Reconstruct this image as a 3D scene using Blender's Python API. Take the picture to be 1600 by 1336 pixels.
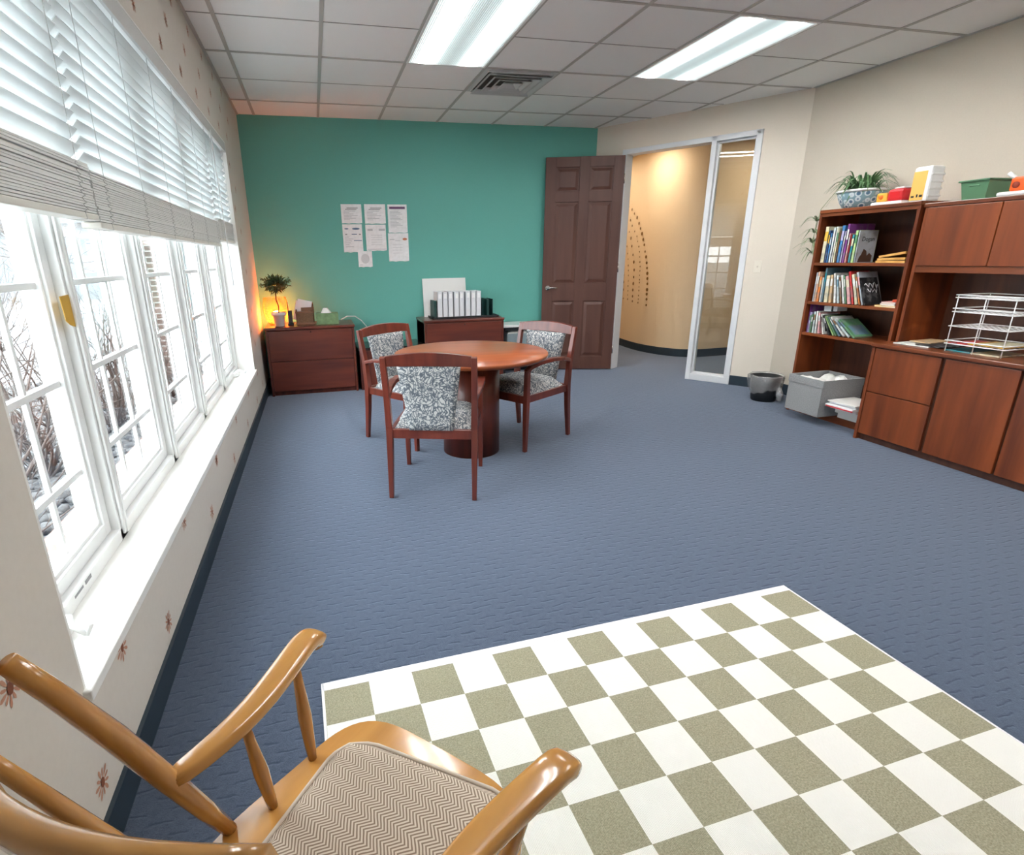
import bpy, bmesh, math, random
from mathutils import Vector, Matrix, Euler
for o in list(bpy.data.objects): bpy.data.objects.remove(o)
S = bpy.context.scene
COL = S.collection
PI = math.pi
rad = math.radians
# ------------------------------------------------------------------ camera
W_, H_ = 1600, 1336
F_, PX, PY = 849.16, 711.30, 678.01
YAW, PITCH, ROLL = rad(13.6546), rad(17.9708), rad(-1.0481)
cam = bpy.data.cameras.new('camera')
cam_o = bpy.data.objects.new('camera', cam); COL.objects.link(cam_o)
cam.sensor_fit = 'HORIZONTAL'; cam.sensor_width = 36; cam.lens = F_/W_*36
cam.shift_x = (W_/2-PX)/W_; cam.shift_y = (PY-H_/2)/W_
cam.clip_start = 0.03; cam.clip_end = 300
fw = Vector((math.sin(YAW)*math.cos(PITCH), math.cos(YAW)*math.cos(PITCH), -math.sin(PITCH)))
rt = Vector((math.cos(YAW), -math.sin(YAW), 0)); up = rt.cross(fw)
r2 = rt*math.cos(ROLL)+up*math.sin(ROLL); u2 = -rt*math.sin(ROLL)+up*math.cos(ROLL)
Mc = Matrix((r2, u2, -fw)).transposed().to_4x4(); Mc.translation = Vector((0.5986, 0, 1.3461))
cam_o.matrix_world = Mc
S.camera = cam_o
# ------------------------------------------------------------------ world and exposure
S.view_settings.view_transform = 'Standard'; S.view_settings.look = 'None'
S.view_settings.gamma = 1; S.view_settings.use_curve_mapping = False
S.view_settings.exposure = 1.92
w = bpy.data.worlds.new('overcast'); S.world = w; w.use_nodes = True
wn = w.node_tree.nodes; wl = w.node_tree.links
bg = wn['Background']; bg.inputs[1].default_value = 3.7
tc = wn.new('ShaderNodeTexCoord'); sx = wn.new('ShaderNodeSeparateXYZ'); wr = wn.new('ShaderNodeValToRGB')
wl.new(tc.outputs['Generated'], sx.inputs[0]); wl.new(sx.outputs[2], wr.inputs[0]); wl.new(wr.outputs[0], bg.inputs[0])
wr.color_ramp.elements[0].position = 0.0; wr.color_ramp.elements[0].color = (.80, .84, .88, 1)
wr.color_ramp.elements[1].position = 0.6; wr.color_ramp.elements[1].color = (.86, .93, 1, 1)
# ------------------------------------------------------------------ materials
MATS = {}
def mat(name, col=(.5, .5, .5), rough=.5, metal=0, spec=.5, emit=None, estr=0, coat=0):
    if name in MATS: return MATS[name]
    m = bpy.data.materials.new(name); m.use_nodes = True
    b = m.node_tree.nodes['Principled BSDF']
    b.inputs['Base Color'].default_value = (*col, 1); b.inputs['Roughness'].default_value = rough
    b.inputs['Metallic'].default_value = metal; b.inputs['Specular IOR Level'].default_value = spec
    b.inputs['Coat Weight'].default_value = coat; b.inputs['Coat Roughness'].default_value = .12
    if emit: b.inputs['Emission Color'].default_value = (*emit, 1); b.inputs['Emission Strength'].default_value = estr
    MATS[name] = m; return m
def nodes(m): return m.node_tree.nodes, m.node_tree.links, m.node_tree.nodes['Principled BSDF']
def ramp(n, stops, const=False):
    r = n.new('ShaderNodeValToRGB'); cr = r.color_ramp
    if const: cr.interpolation = 'CONSTANT'
    while len(cr.elements) < len(stops): cr.elements.new(.5)
    for e, (p, c) in zip(cr.elements, stops): e.position = p; e.color = (*c, 1)
    return r
def noisy(name, c0, c1, scale=40, rough=.7, stretch=(1, 1, 1), bump=0, detail=4, lo=.3, hi=.7, **k):
    if name in MATS: return MATS[name]
    m = mat(name, c0, rough, **k); n, l, b = nodes(m)
    t = n.new('ShaderNodeTexCoord'); mp = n.new('ShaderNodeMapping'); mp.inputs['Scale'].default_value = stretch
    no = n.new('ShaderNodeTexNoise'); no.inputs['Scale'].default_value = scale; no.inputs['Detail'].default_value = detail
    r = ramp(n, [(lo, c0), (hi, c1)])
    l.new(t.outputs['Object'], mp.inputs[0]); l.new(mp.outputs[0], no.inputs[0]); l.new(no.outputs[0], r.inputs[0]); l.new(r.outputs[0], b.inputs['Base Color'])
    if bump:
        bp = n.new('ShaderNodeBump'); bp.inputs['Strength'].default_value = bump; bp.inputs['Distance'].default_value = .01
        l.new(no.outputs[0], bp.inputs['Height']); l.new(bp.outputs[0], b.inputs['Normal'])
    return m
def wood(name, c0, c1, rough=.3, axis=2, scale=14, coat=.3):
    s = [1, 1, 1]; s[axis] = .09
    return noisy(name, c0, c1, scale=scale, rough=rough, stretch=tuple(s), bump=.04, detail=6, lo=.35, hi=.68, coat=coat)
M_wall = noisy('wall_cream', (.74, .67, .57), (.76, .69, .59), 120, .8, bump=.05)
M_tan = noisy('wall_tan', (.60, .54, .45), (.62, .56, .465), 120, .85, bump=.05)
M_teal = noisy('wall_teal', (.125, .43, .365), (.13, .445, .38), 120, .6, bump=.06)
M_paper = noisy('wallpaper', (.66, .61, .54), (.68, .63, .56), 60, .7, bump=.03)
M_hall = noisy('hall_wall', (.79, .60, .38), (.81, .62, .40), 90, .7, bump=.05)
M_white = mat('white_vinyl', (.86, .87, .86), .3)
M_sill = mat('sill_white', (.88, .87, .83), .35)
M_trimw = mat('painted_metal', (.72, .74, .76), .35)
M_base = mat('rubber_base', (.02, .035, .05), .45)
M_tile = noisy('ceiling_tile', (.90, .905, .89), (.94, .945, .93), 260, .9, bump=.25)
M_tbar = mat('tbar', (.50, .49, .46), .5)
M_groove = mat('tile_groove', (.33, .32, .30), .9)
M_cherry = wood('cherry_upright', (.075, .014, .008), (.17, .034, .016), .35, 2)
M_cherryh = wood('cherry_horizontal', (.09, .018, .009), (.19, .04, .018), .3, 1)
M_cherryx = wood('cherry_crosswise', (.085, .017, .010), (.17, .035, .018), .32, 0)
M_tabtop = wood('table_cherry', (.32, .075, .022), (.46, .12, .036), .3, 0, 10, .15)
M_hutch = wood('hutch_wood', (.115, .023, .006), (.27, .062, .014), .42, 2, 9, .05)
M_hutchh = wood('hutch_wood_edge', (.13, .030, .009), (.25, .065, .018), .35, 1)
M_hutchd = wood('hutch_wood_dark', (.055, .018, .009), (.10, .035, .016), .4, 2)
M_chairw = wood('chair_wood', (.10, .018, .011), (.20, .038, .020), .28, 2)
M_door = wood('door_brown', (.090, .034, .024), (.125, .052, .036), .5, 2, 10, 0)
M_maple = wood('honey_maple', (.44, .195, .040), (.66, .33, .085), .2, 1, 12, .6)
M_maplez = wood('honey_maple_turned', (.40, .175, .036), (.63, .31, .08), .2, 2, 12, .6)
M_black = mat('black_plastic', (.012, .014, .016), .4)
M_nickel = mat('satin_nickel', (.75, .73, .70), .25, 1)
M_wirew = mat('white_wire', (.85, .85, .84), .3)
def mathf(n, l):
    def mth(op, a, bb=None, c=None):
        q = n.new('ShaderNodeMath'); q.operation = op
        for i, x in enumerate((a, bb, c)):
            if x is None: continue
            if isinstance(x, (int, float)): q.inputs[i].default_value = x
            else: l.new(x, q.inputs[i])
        return q.outputs[0]
    return mth
def carpet():
    m = mat('carpet_navy', (.05, .09, .16), .95, spec=.15); n, l, b = nodes(m); M = mathf(n, l)
    t = n.new('ShaderNodeTexCoord'); s = n.new('ShaderNodeSeparateXYZ'); l.new(t.outputs['Object'], s.inputs[0])
    wv = n.new('ShaderNodeTexNoise'); wv.inputs['Scale'].default_value = 14; wv.inputs['Detail'].default_value = 3; l.new(t.outputs['Object'], wv.inputs[0])
    yr = M('ADD', M('DIVIDE', s.outputs[1], .036), M('MULTIPLY', wv.outputs[0], .9))
    row = M('FLOOR', yr); fr = M('ABSOLUTE', M('SUBTRACT', M('FRACT', yr), .5))
    xs = M('SINE', M('ADD', M('MULTIPLY', s.outputs[0], 6.283/.105), M('ADD', M('MULTIPLY', row, PI), M('MULTIPLY', wv.outputs[0], 5))))
    line = M('SUBTRACT', 1, M('SMOOTH_MIN', M('MULTIPLY', fr, 6.5), 1, .3))
    dash = M('MULTIPLY', M('MAXIMUM', line, 0), M('MINIMUM', M('MAXIMUM', M('MULTIPLY_ADD', xs, 2.2, .8), 0), 1))
    no = n.new('ShaderNodeTexNoise'); no.inputs['Scale'].default_value = 260; l.new(t.outputs['Object'], no.inputs[0])
    n2 = n.new('ShaderNodeTexNoise'); n2.inputs['Scale'].default_value = 60; n2.inputs['Detail'].default_value = 5; l.new(t.outputs['Object'], n2.inputs[0])
    r = ramp(n, [(.3, (.036, .050, .078)), (.7, (.084, .107, .152))]); l.new(M('MULTIPLY_ADD', n2.outputs[0], .4, M('MULTIPLY', no.outputs[0], .6)), r.inputs[0])
    mm = n.new('ShaderNodeMix'); mm.data_type = 'RGBA'; l.new(M('MULTIPLY', dash, .7), mm.inputs[0]); l.new(r.outputs[0], mm.inputs[6]); mm.inputs[7].default_value = (.022, .034, .062, 1)
    l.new(mm.outputs[2], b.inputs['Base Color'])
    bp = n.new('ShaderNodeBump'); bp.inputs['Strength'].default_value = .3; bp.inputs['Distance'].default_value = .006
    l.new(M('SUBTRACT', M('MULTIPLY', no.outputs[0], .6), dash), bp.inputs['Height']); l.new(bp.outputs[0], b.inputs['Normal'])
    b.inputs['Sheen Weight'].default_value = .6; b.inputs['Sheen Tint'].default_value = (.7, .8, 1, 1)
    return m
M_carpet = carpet()
def fabric_leaf():
    m = mat('leaf_fabric', (.6, .6, .6), .9); n, l, b = nodes(m)
    t = n.new('ShaderNodeTexCoord'); no = n.new('ShaderNodeTexNoise'); no.inputs['Scale'].default_value = 16; no.inputs['Detail'].default_value = 1
    l.new(t.outputs['Object'], no.inputs[0])
    mx = n.new('ShaderNodeMix'); mx.data_type = 'VECTOR'; mx.inputs[0].default_value = .12
    l.new(t.outputs['Object'], mx.inputs[4]); l.new(no.outputs['Color'], mx.inputs[5])
    mu = n.new('ShaderNodeMapping'); mu.inputs['Scale'].default_value = (1, 1, .55); l.new(mx.outputs[1], mu.inputs[0])
    v = n.new('ShaderNodeTexVoronoi'); v.feature = 'DISTANCE_TO_EDGE'; v.inputs['Scale'].default_value = 62; l.new(mu.outputs[0], v.inputs[0])
    r = ramp(n, [(.06, (.10, .12, .145)), (.2, (.55, .55, .53))]); l.new(v.outputs[0], r.inputs[0]); l.new(r.outputs[0], b.inputs['Base Color'])
    return m
M_leaf = fabric_leaf()
def herring():
    m = mat('herringbone', (.5, .4, .3), .9); n, l, b = nodes(m)
    t = n.new('ShaderNodeTexCoord'); s = n.new('ShaderNodeSeparateXYZ'); l.new(t.outputs['Object'], s.inputs[0])
    def mth(op, a, bb=None):
        q = n.new('ShaderNodeMath'); q.operation = op
        for i, x in enumerate((a, bb)):
            if x is None: continue
            if isinstance(x, (int, float)): q.inputs[i].default_value = x
            else: l.new(x, q.inputs[i])
        return q.outputs[0]
    nz = n.new('ShaderNodeTexNoise'); nz.inputs['Scale'].default_value = 25; l.new(t.outputs['Object'], nz.inputs[0])
    zig = mth('MULTIPLY', mth('PINGPONG', s.outputs[1], .017), .9)
    yy = mth('ADD', mth('ADD', s.outputs[0], zig), mth('MULTIPLY', nz.outputs[0], .006))
    w_ = mth('SINE', mth('MULTIPLY', yy, 6.283/.0072))
    r = ramp(n, [(.30, (.26, .185, .13)), (.62, (.68, .58, .46))]); l.new(mth('MULTIPLY_ADD', w_, .5), r.inputs[0])
    r.inputs[0].links[0].from_node.inputs[2].default_value = .5
    l.new(r.outputs[0], b.inputs['Base Color']); return m
M_herr = herring()
def rugmat():
    m = mat('rug_check', (.8, .8, .75), .95, spec=.1); n, l, b = nodes(m)
    t = n.new('ShaderNodeTexCoord'); mp = n.new('ShaderNodeMapping'); mp.inputs['Location'].default_value = (0, 0, .5)
    ck = n.new('ShaderNodeTexChecker'); ck.inputs['Scale'].default_value = 1/.1451
    l.new(t.outputs['Object'], mp.inputs[0]); l.new(mp.outputs[0], ck.inputs[0])
    no = n.new('ShaderNodeTexNoise'); no.inputs['Scale'].default_value = 240; no.inputs['Detail'].default_value = 4; l.new(t.outputs['Object'], no.inputs[0])
    r = ramp(n, [(.35, (.27, .25, .165)), (.68, (.41, .38, .27))]); l.new(no.outputs[0], r.inputs[0])
    l.new(r.outputs[0], ck.inputs['Color2']); ck.inputs['Color1'].default_value = (.82, .80, .74, 1)
    wv = n.new('ShaderNodeTexWave'); wv.inputs['Scale'].default_value = 80; wv.inputs['Distortion'].default_value = 3; l.new(t.outputs['Object'], wv.inputs[0])
    bp = n.new('ShaderNodeBump'); bp.inputs['Strength'].default_value = .35; bp.inputs['Distance'].default_value = .004
    l.new(wv.outputs[0], bp.inputs['Height']); l.new(bp.outputs[0], b.inputs['Normal']); l.new(ck.outputs[0], b.inputs['Base Color']); return m
M_rug = rugmat()
def glassmat(name, tint=(1, 1, 1), rough=.0, refl=.12):
    m = bpy.data.materials.new(name); m.use_nodes = True; n = m.node_tree.nodes; l = m.node_tree.links
    n.remove(n['Principled BSDF']); o = n['Material Output']
    tr = n.new('ShaderNodeBsdfTransparent'); tr.inputs[0].default_value = (*tint, 1)
    gl = n.new('ShaderNodeBsdfGlossy'); gl.inputs['Roughness'].default_value = rough
    mx = n.new('ShaderNodeMixShader'); fr = n.new('ShaderNodeFresnel'); ior = 1.0+refl*4.2; ge = n.new('ShaderNodeNewGeometry'); mr = n.new('ShaderNodeMapRange')
    mr.inputs['To Min'].default_value = ior; mr.inputs['To Max'].default_value = 1/ior; l.new(ge.outputs['Backfacing'], mr.inputs['Value']); l.new(mr.outputs[0], fr.inputs[0])
    l.new(fr.outputs[0], mx.inputs[0]); l.new(tr.outputs[0], mx.inputs[1]); l.new(gl.outputs[0], mx.inputs[2]); l.new(mx.outputs[0], o.inputs[0])
    MATS[name] = m; return m
M_glass = glassmat('window_glass', (.97, .985, .98))
M_poly = glassmat('clear_bag', (.80, .82, .82), .15, .14)
M_brick = None
def brickmat(name, sc, c1, c2, mo, bw=.2, rh=.075, ms=.01):
    m = mat(name, c1, .9); n, l, b = nodes(m); t = n.new('ShaderNodeTexCoord'); mp = n.new('ShaderNodeMapping')
    mp.inputs['Rotation'].default_value = sc; br = n.new('ShaderNodeTexBrick')
    for k, v in (('Scale', 1), ('Mortar Size', ms), ('Brick Width', bw), ('Row Height', rh)): br.inputs[k].default_value = v
    br.inputs['Color1'].default_value = (*c1, 1); br.inputs['Color2'].default_value = (*c2, 1); br.inputs['Mortar'].default_value = (*mo, 1)
    l.new(t.outputs['Object'], mp.inputs[0]); l.new(mp.outputs[0], br.inputs[0]); l.new(br.outputs[0], b.inputs['Base Color']); return m
# ------------------------------------------------------------------ mesh helpers
class MB:
    def __init__(s): s.v = []; s.f = []; s.sm = []
    def add(s, vs, fs, smooth=False):
        k = len(s.v); s.v += [Vector(p) for p in vs]; s.f += [[i+k for i in f] for f in fs]; s.sm += [smooth]*len(fs); return s
    def box(s, x0, x1, y0, y1, z0, z1, M=None):
        vs = [Vector((x, y, z)) for z in (z0, z1) for x, y in ((x0, y0), (x1, y0), (x1, y1), (x0, y1))]
        if M is not None: vs = [M @ p for p in vs]
        return s.add(vs, [(3, 2, 1, 0), (4, 5, 6, 7), (0, 1, 5, 4), (1, 2, 6, 5), (2, 3, 7, 6), (3, 0, 4, 7)])
    def prism(s, poly, z0, z1, M=None, smooth=False):
        n = len(poly); vs = [Vector((p[0], p[1], z0)) for p in poly]+[Vector((p[0], p[1], z1)) for p in poly]
        if M is not None: vs = [M @ p for p in vs]
        return s.add(vs, [tuple(range(n-1, -1, -1)), tuple(range(n, 2*n))]+[(i, (i+1) % n, n+(i+1) % n, n+i) for i in range(n)], smooth)
    def tube(s, pts, r, seg=8, cap=True, flat=None):
        pts = [Vector(p) for p in pts]; n = len(pts); rs = r if isinstance(r, (list, tuple)) else [r]*n
        vs = []; up_ = None
        for i, p in enumerate(pts):
            d = (pts[min(i+1, n-1)]-pts[max(i-1, 0)]).normalized()
            if up_ is None:
                up_ = Vector((0, 0, 1)) if abs(d.z) < .95 else Vector((1, 0, 0))
            a = d.cross(up_).normalized(); b_ = a.cross(d).normalized(); up_ = b_
            fl = flat or (1, 1)
            for k in range(seg):
                t = 2*PI*k/seg; vs.append(p+a*(math.cos(t)*rs[i]*fl[0])+b_*(math.sin(t)*rs[i]*fl[1]))
        fs = [(i*seg+k, i*seg+(k+1) % seg, (i+1)*seg+(k+1) % seg, (i+1)*seg+k) for i in range(n-1) for k in range(seg)]
        if cap: fs += [tuple(range(seg-1, -1, -1)), tuple((n-1)*seg+k for k in range(seg))]
        return s.add(vs, fs, True)
    def sweep(s, pts, w_, h_, upv=(0, 0, 1)):      # rectangular bar along a path
        pts = [Vector(p) for p in pts]; n = len(pts); vs = []; U = Vector(upv)
        ws = w_ if isinstance(w_, (list, tuple)) else [w_]*n; hs = h_ if isinstance(h_, (list, tuple)) else [h_]*n
        for i, p in enumerate(pts):
            d = (pts[min(i+1, n-1)]-pts[max(i-1, 0)]).normalized(); a = d.cross(U).normalized(); b_ = a.cross(d).normalized()
            for sa, sb in ((-1, -1), (1, -1), (1, 1), (-1, 1)): vs.append(p+a*(sa*ws[i]/2)+b_*(sb*hs[i]/2))
        fs = [(i*4+k, i*4+(k+1) % 4, (i+1)*4+(k+1) % 4, (i+1)*4+k) for i in range(n-1) for k in range(4)]+[(3, 2, 1, 0), tuple((n-1)*4+k for k in range(4))]
        return s.add(vs, fs)
    def lathe(s, prof, c=(0, 0, 0), seg=24, sx=1, sy=1, cap=True):
        n = len(prof); vs = [Vector((c[0]+r*sx*math.cos(2*PI*k/seg), c[1]+r*sy*math.sin(2*PI*k/seg), c[2]+z)) for r, z in prof for k in range(seg)]
        fs = [(i*seg+k, i*seg+(k+1) % seg, (i+1)*seg+(k+1) % seg, (i+1)*seg+k) for i in range(n-1) for k in range(seg)]
        if cap: fs += [tuple(range(seg-1, -1, -1)), tuple((n-1)*seg+k for k in range(seg))]
        return s.add(vs, fs, True)
    def quad(s, a, b_, c, d): return s.add([a, b_, c, d], [(0, 1, 2, 3)])
WM = {}
def wm(o): return WM.get(o.name, Matrix())
def obj(name, mb, m, parent=None, bevel=0, local=False, sub=0, origin=None):
    me = bpy.data.meshes.new(name); base = Matrix()
    if parent is not None and not local: base = wm(parent)
    if parent is None and mb.v and not local:
        if origin is None:
            xs = [p.x for p in mb.v]; ys = [p.y for p in mb.v]; zs = [p.z for p in mb.v]
            origin = ((min(xs)+max(xs))/2, (min(ys)+max(ys))/2, min(zs))
        base = Matrix.Translation(Vector(origin))
    inv = base.inverted()
    me.from_pydata([tuple(inv @ p) for p in mb.v], [], mb.f); me.update()
    me.polygons.foreach_set('use_smooth', mb.sm)
    bmm = bmesh.new(); bmm.from_mesh(me); bmesh.ops.recalc_face_normals(bmm, faces=bmm.faces); bmm.to_mesh(me); bmm.free()
    o = bpy.data.objects.new(name, me); COL.objects.link(o)
    for x in (m if isinstance(m, (list, tuple)) else [m]): me.materials.append(x)
    if parent is not None: o.parent = parent; WM[o.name] = base if not local else wm(parent)
    else: o.location = base.translation; WM[o.name] = base
    if bevel:
        b = o.modifiers.new('bevel', 'BEVEL'); b.width = bevel; b.segments = 2; b.limit_method = 'ANGLE'; b.angle_limit = rad(40)
    if sub:
        b = o.modifiers.new('sub', 'SUBSURF'); b.levels = sub; b.render_levels = sub
    return o
def thing(name, label, cat, loc=(0, 0, 0), rotz=0, group=None):
    o = bpy.data.objects.new(name, None); COL.objects.link(o); o.location = loc; o.rotation_euler = (0, 0, rotz); o.empty_display_size = .1
    o['label'] = label; o['category'] = cat
    if group: o['group'] = group
    WM[o.name] = Matrix.Translation(Vector(loc)) @ Matrix.Rotation(rotz, 4, 'Z'); return o
def tag(o, label, cat, group=None):
    o['label'] = label; o['category'] = cat
    if group: o['group'] = group
    return o
def struct(name, mb, m, parent=None, **k):
    o = obj(name, mb, m, parent, **k)
    if parent is None: o['kind'] = 'structure'
    return o
def dup(root, loc, rotz, label, group=None):
    r = root.copy(); COL.objects.link(r); r.location = loc; r.rotation_euler = (0, 0, rotz); r['label'] = label
    if group: r['group'] = group
    for ch in list(root.children):
        c = ch.copy(); COL.objects.link(c); c.parent = r
        for gch in list(ch.children):
            d = gch.copy(); COL.objects.link(d); d.parent = c
    return r
def text(name, s, size, M, m, parent):
    cu = bpy.data.curves.new('t', 'FONT'); cu.body = s; cu.size = size; cu.align_x = 'CENTER'; cu.align_y = 'CENTER'; cu.extrude = .0004
    t = bpy.data.objects.new('t', cu); COL.objects.link(t); dg = bpy.context.evaluated_depsgraph_get(); dg.update()
    me = bpy.data.meshes.new_from_object(t.evaluated_get(dg)); bpy.data.objects.remove(t)
    inv = wm(parent).inverted(); me.transform(inv @ M); me.materials.clear(); me.materials.append(m)
    o = bpy.data.objects.new(name, me); COL.objects.link(o); o.parent = parent; WM[o.name] = wm(parent); return o
# ------------------------------------------------------------------ the room
T = .6096; HC = 2.711; YB = 6.318; G0 = .164; R0 = .539
A = Vector((3.860, YB, 0)); B = Vector((5.013, 4.539, 0)); XR = 5.013; YN = -1.6
Dw = (B-A).normalized(); Nw = Vector((Dw.y, -Dw.x, 0))   # Nw points into the room
def Wp(t, n=0, z=0): return A+Dw*t+Nw*n+Vector((0, 0, z))
Mw = Matrix((Dw, -Nw, Vector((0, 0, 1)))).transposed().to_4x4(); Mw.translation = A   # x along wall, y out of the room, z up
LW = (B-A).length
struct('floor', MB().prism([(-.0, YN), (8, YN), (8, 10.0), (-.0, 10.0)], -.12, 0), M_carpet, origin=(0, 0, 0))
struct('ceiling', MB().prism([(-.1, YN), (XR+.1, YN), (XR+.1, 4.52), (3.93, YB+.1), (-.1, YB+.1)], HC, HC+.05), M_tile)
bars = MB(); gro = MB()
k = 0
while G0+k*T < XR:
    x = G0+k*T; y1 = YB-.005 if x < A.x else A.y+(x-A.x)*(B.y-A.y)/(B.x-A.x)-.01
    bars.box(x-.012, x+.012, YN, y1, HC-.005, HC); k += 1
def xmax(y): return XR if y < B.y else B.x+(y-B.y)*(A.x-B.x)/(A.y-B.y)
j = 0
while YB-R0-j*T > YN:
    y = YB-R0-j*T
    if j % 2 == 0: bars.box(0, xmax(y)-.02, y-.010, y+.010, HC-.006, HC)
    else: gro.box(0, xmax(y)-.02, y-.004, y+.004, HC-.002, HC)
    j += 1
bars.box(0, .02, YN, YB, HC-.006, HC).box(XR-.02, XR, YN, B.y, HC-.006, HC)
struct('trim_1', bars, M_tbar); struct('trim_2', gro, M_groove)
# left wall with the window opening
WY0, WY1, WZ0, WZ1 = 1.185, 5.12, .42, 2.25
wl_ = struct('wall_left', MB().box(-.28, 0, YN, WY0, -.1, HC).box(-.28, 0, WY1, YB+.15, -.1, HC).box(-.28, 0, WY0, WY1, -.1, WZ0-.03).box(-.28, 0, WY0, WY1, WZ1, HC), M_paper)
fl = MB(); fc = MB()
fpos = [(.96, .625), (1.152, .175), (1.408, .357), (1.782, .167), (2.174, .361), (2.658, .172), (2.95, .343), (3.471, .163), (3.75, .345), (4.25, .17), (4.50, .35), (5.0, .17), (5.28, .36), (5.6, .19), (5.4, .62), (.37, .36), (.3, .9)]
for i in range(9):
    for r_ in range(3): fpos.append((1.95+.42*i+.21*(r_ % 2), 2.325+.16*r_))
for i in range(9): fpos.append((5.24+.2*(i % 2), .75+.17*i))
for (y, z) in fpos:
    if y > 5.7: continue
    a0 = (y*7) % 1; n_ = 11; Rf = .040 if z < .5 else .036
    for q in range(n_):
        a = 2*PI*(q+a0)/n_; R_ = Rf*(1 if q % 2 else .84); rr = [(.25, .0), (.55, .17), (.85, .19), (1, .05)]
        pl = [(R_*f_, R_*w2*.62) for f_, w2 in rr]+[(R_*f_, -R_*w2*.62) for f_, w2 in reversed(rr)]
        vs = [(.0008, y+p*math.cos(a)-c*math.sin(a), z+p*math.sin(a)+c*math.cos(a)) for p, c in pl]
        fl.add(vs, [tuple(range(len(vs)))])
    fc.add([(.0014, y+.010*math.cos(t*PI/5), z+.013*math.sin(t*PI/5)) for t in range(10)], [tuple(range(10))])
obj('wallpaper_petals', fl, mat('petal_rust', (.50, .25, .16), .7), wl_); obj('wallpaper_flower_centres', fc, mat('petal_dark', (.22, .07, .03), .7), wl_)
struct('wall_back', MB().box(-.0, 3.86, YB, YB+.12, -.05, HC), M_teal)
struct('wall_front', MB().box(-.28, XR+.2, YN-.1, YN, -.05, HC), M_wall)
struct('wall_right', MB().box(XR, XR+.12, YN, B.y, -.05, HC), M_tan)
TH0, TJ0, TM0, TM1, TR = .34, .385, 1.285, 1.335, 1.749   # along the angled wall: hinge jamb, mullion, right jamb
ZD = 2.395; ZF = 2.445
struct('wall_angled', MB().box(0, TH0, 0, .12, -.05, HC, Mw).box(TR, LW+.05, 0, .12, -.05, HC, Mw).box(TH0, TR, 0, .12, ZF, HC, Mw), M_wall)
frm = MB().box(TH0-.005, TJ0, -.018, .135, 0, ZF, Mw).box(TM0, TM1, -.018, .135, 0, ZF, Mw).box(TR-.055, TR, -.018, .135, 0, ZF, Mw).box(TH0, TR, -.018, .135, ZF-.05, ZF, Mw).box(TM1, TR-.05, -.018, .135, 0, .07, Mw)
struct('trim_3', frm, M_trimw, bevel=.004)
win6 = struct('window_6', MB().box(TM1, TM1+.018, .03, .06, .07, ZF-.05, Mw).box(TR-.073, TR-.055, .03, .06, .07, ZF-.05, Mw).box(TM1, TR-.055, .03, .06, .07, .088, Mw).box(TM1, TR-.055, .03, .06, ZF-.068, ZF-.05, Mw), M_trimw)
obj('glass_pane', MB().box(TM1+.015, TR-.07, .043, .047, .085, ZF-.065, Mw), glassmat('sidelight_glass', (.93, .95, .94), 0, .14), win6)
struct('baseboard_left', MB().box(0, .012, YN, YB, 0, .10), M_base)
struct('baseboard_back', MB().box(.012, 3.84, YB-.012, YB, 0, .10), M_base)
struct('baseboard_right', MB().box(XR-.012, XR, YN, B.y-.02, 0, .10), M_base)
struct('baseboard_angled', MB().box(TR+.002, LW-.01, -.012, 0, 0, .10, Mw).box(.0, TH0-.01, -.012, 0, 0, .10, Mw), M_base)
# hallway beyond the door
HW = [(5.75, 9.3), (5.35, 8.4), (5.16, 7.75), (5.105, 7.2), (5.15, 6.85), (5.25, 6.6), (5.38, 6.45), (5.52, 6.385), (5.8, 6.37), (6.4, 6.4), (7.6, 6.5)]
def cr_(P, t):
    i = max(0, min(len(P)-2, int(t))); u = t-i; p = [Vector(P[max(0, min(len(P)-1, k))]+(0,)) for k in (i-1, i, i+1, i+2)]
    return .5*((2*p[1])+(p[2]-p[0])*u+(2*p[0]-5*p[1]+4*p[2]-p[3])*u*u+(3*p[1]-p[0]-3*p[2]+p[3])*u**3)
hp = [cr_(HW, k/6) for k in range(61)]
def off(P, d):
    out = []
    for i, p in enumerate(P):
        t = (P[min(i+1, len(P)-1)]-P[max(i-1, 0)]).normalized(); out.append(p+Vector((t.y, -t.x, 0))*d)
    return out
def band(mb, P, d0, d1, z0, z1, sm=True):
    a = off(P, d0); b_ = off(P, d1); n = len(P)
    vs = [(p.x, p.y, z) for L_, z in ((a, z0), (a, z1), (b_, z1), (b_, z0)) for p in L_]
    fs = [(k*n+i, k*n+i+1, ((k+1) % 4)*n+i+1, ((k+1) % 4)*n+i) for k in range(4) for i in range(n-1)]+[(0, n, 2*n, 3*n), (n-1, 2*n-1, 3*n-1, 4*n-1)]
    mb.add(vs, fs, False); return mb
HH = 2.66
struct('wall_hall_curved', band(MB(), hp, 0, -.12, 0, HH), M_hall)
struct('baseboard_hall', band(MB(), hp, .012, 0, 0, .105), M_base)
struct('wall_hall_left', MB().box(3.72, 3.86, YB+.12, 9.5, 0, HH).box(3.72, 6.2, 9.4, 9.5, 0, HH), M_hall)
struct('wall_hall_right', MB().box(7.5, 7.6, 3.6, 6.6, 0, HH).box(XR+.12, 7.6, 3.5, 3.6, 0, HH), M_hall)
struct('ceiling_hall', MB().prism([(3.72, YB+.1), (3.95, YB+.1), (XR+.13, 4.46), (XR+.13, 3.5), (7.6, 3.5), (7.6, 9.5), (3.72, 9.5)], HH, HH+.05), M_tile)
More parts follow.
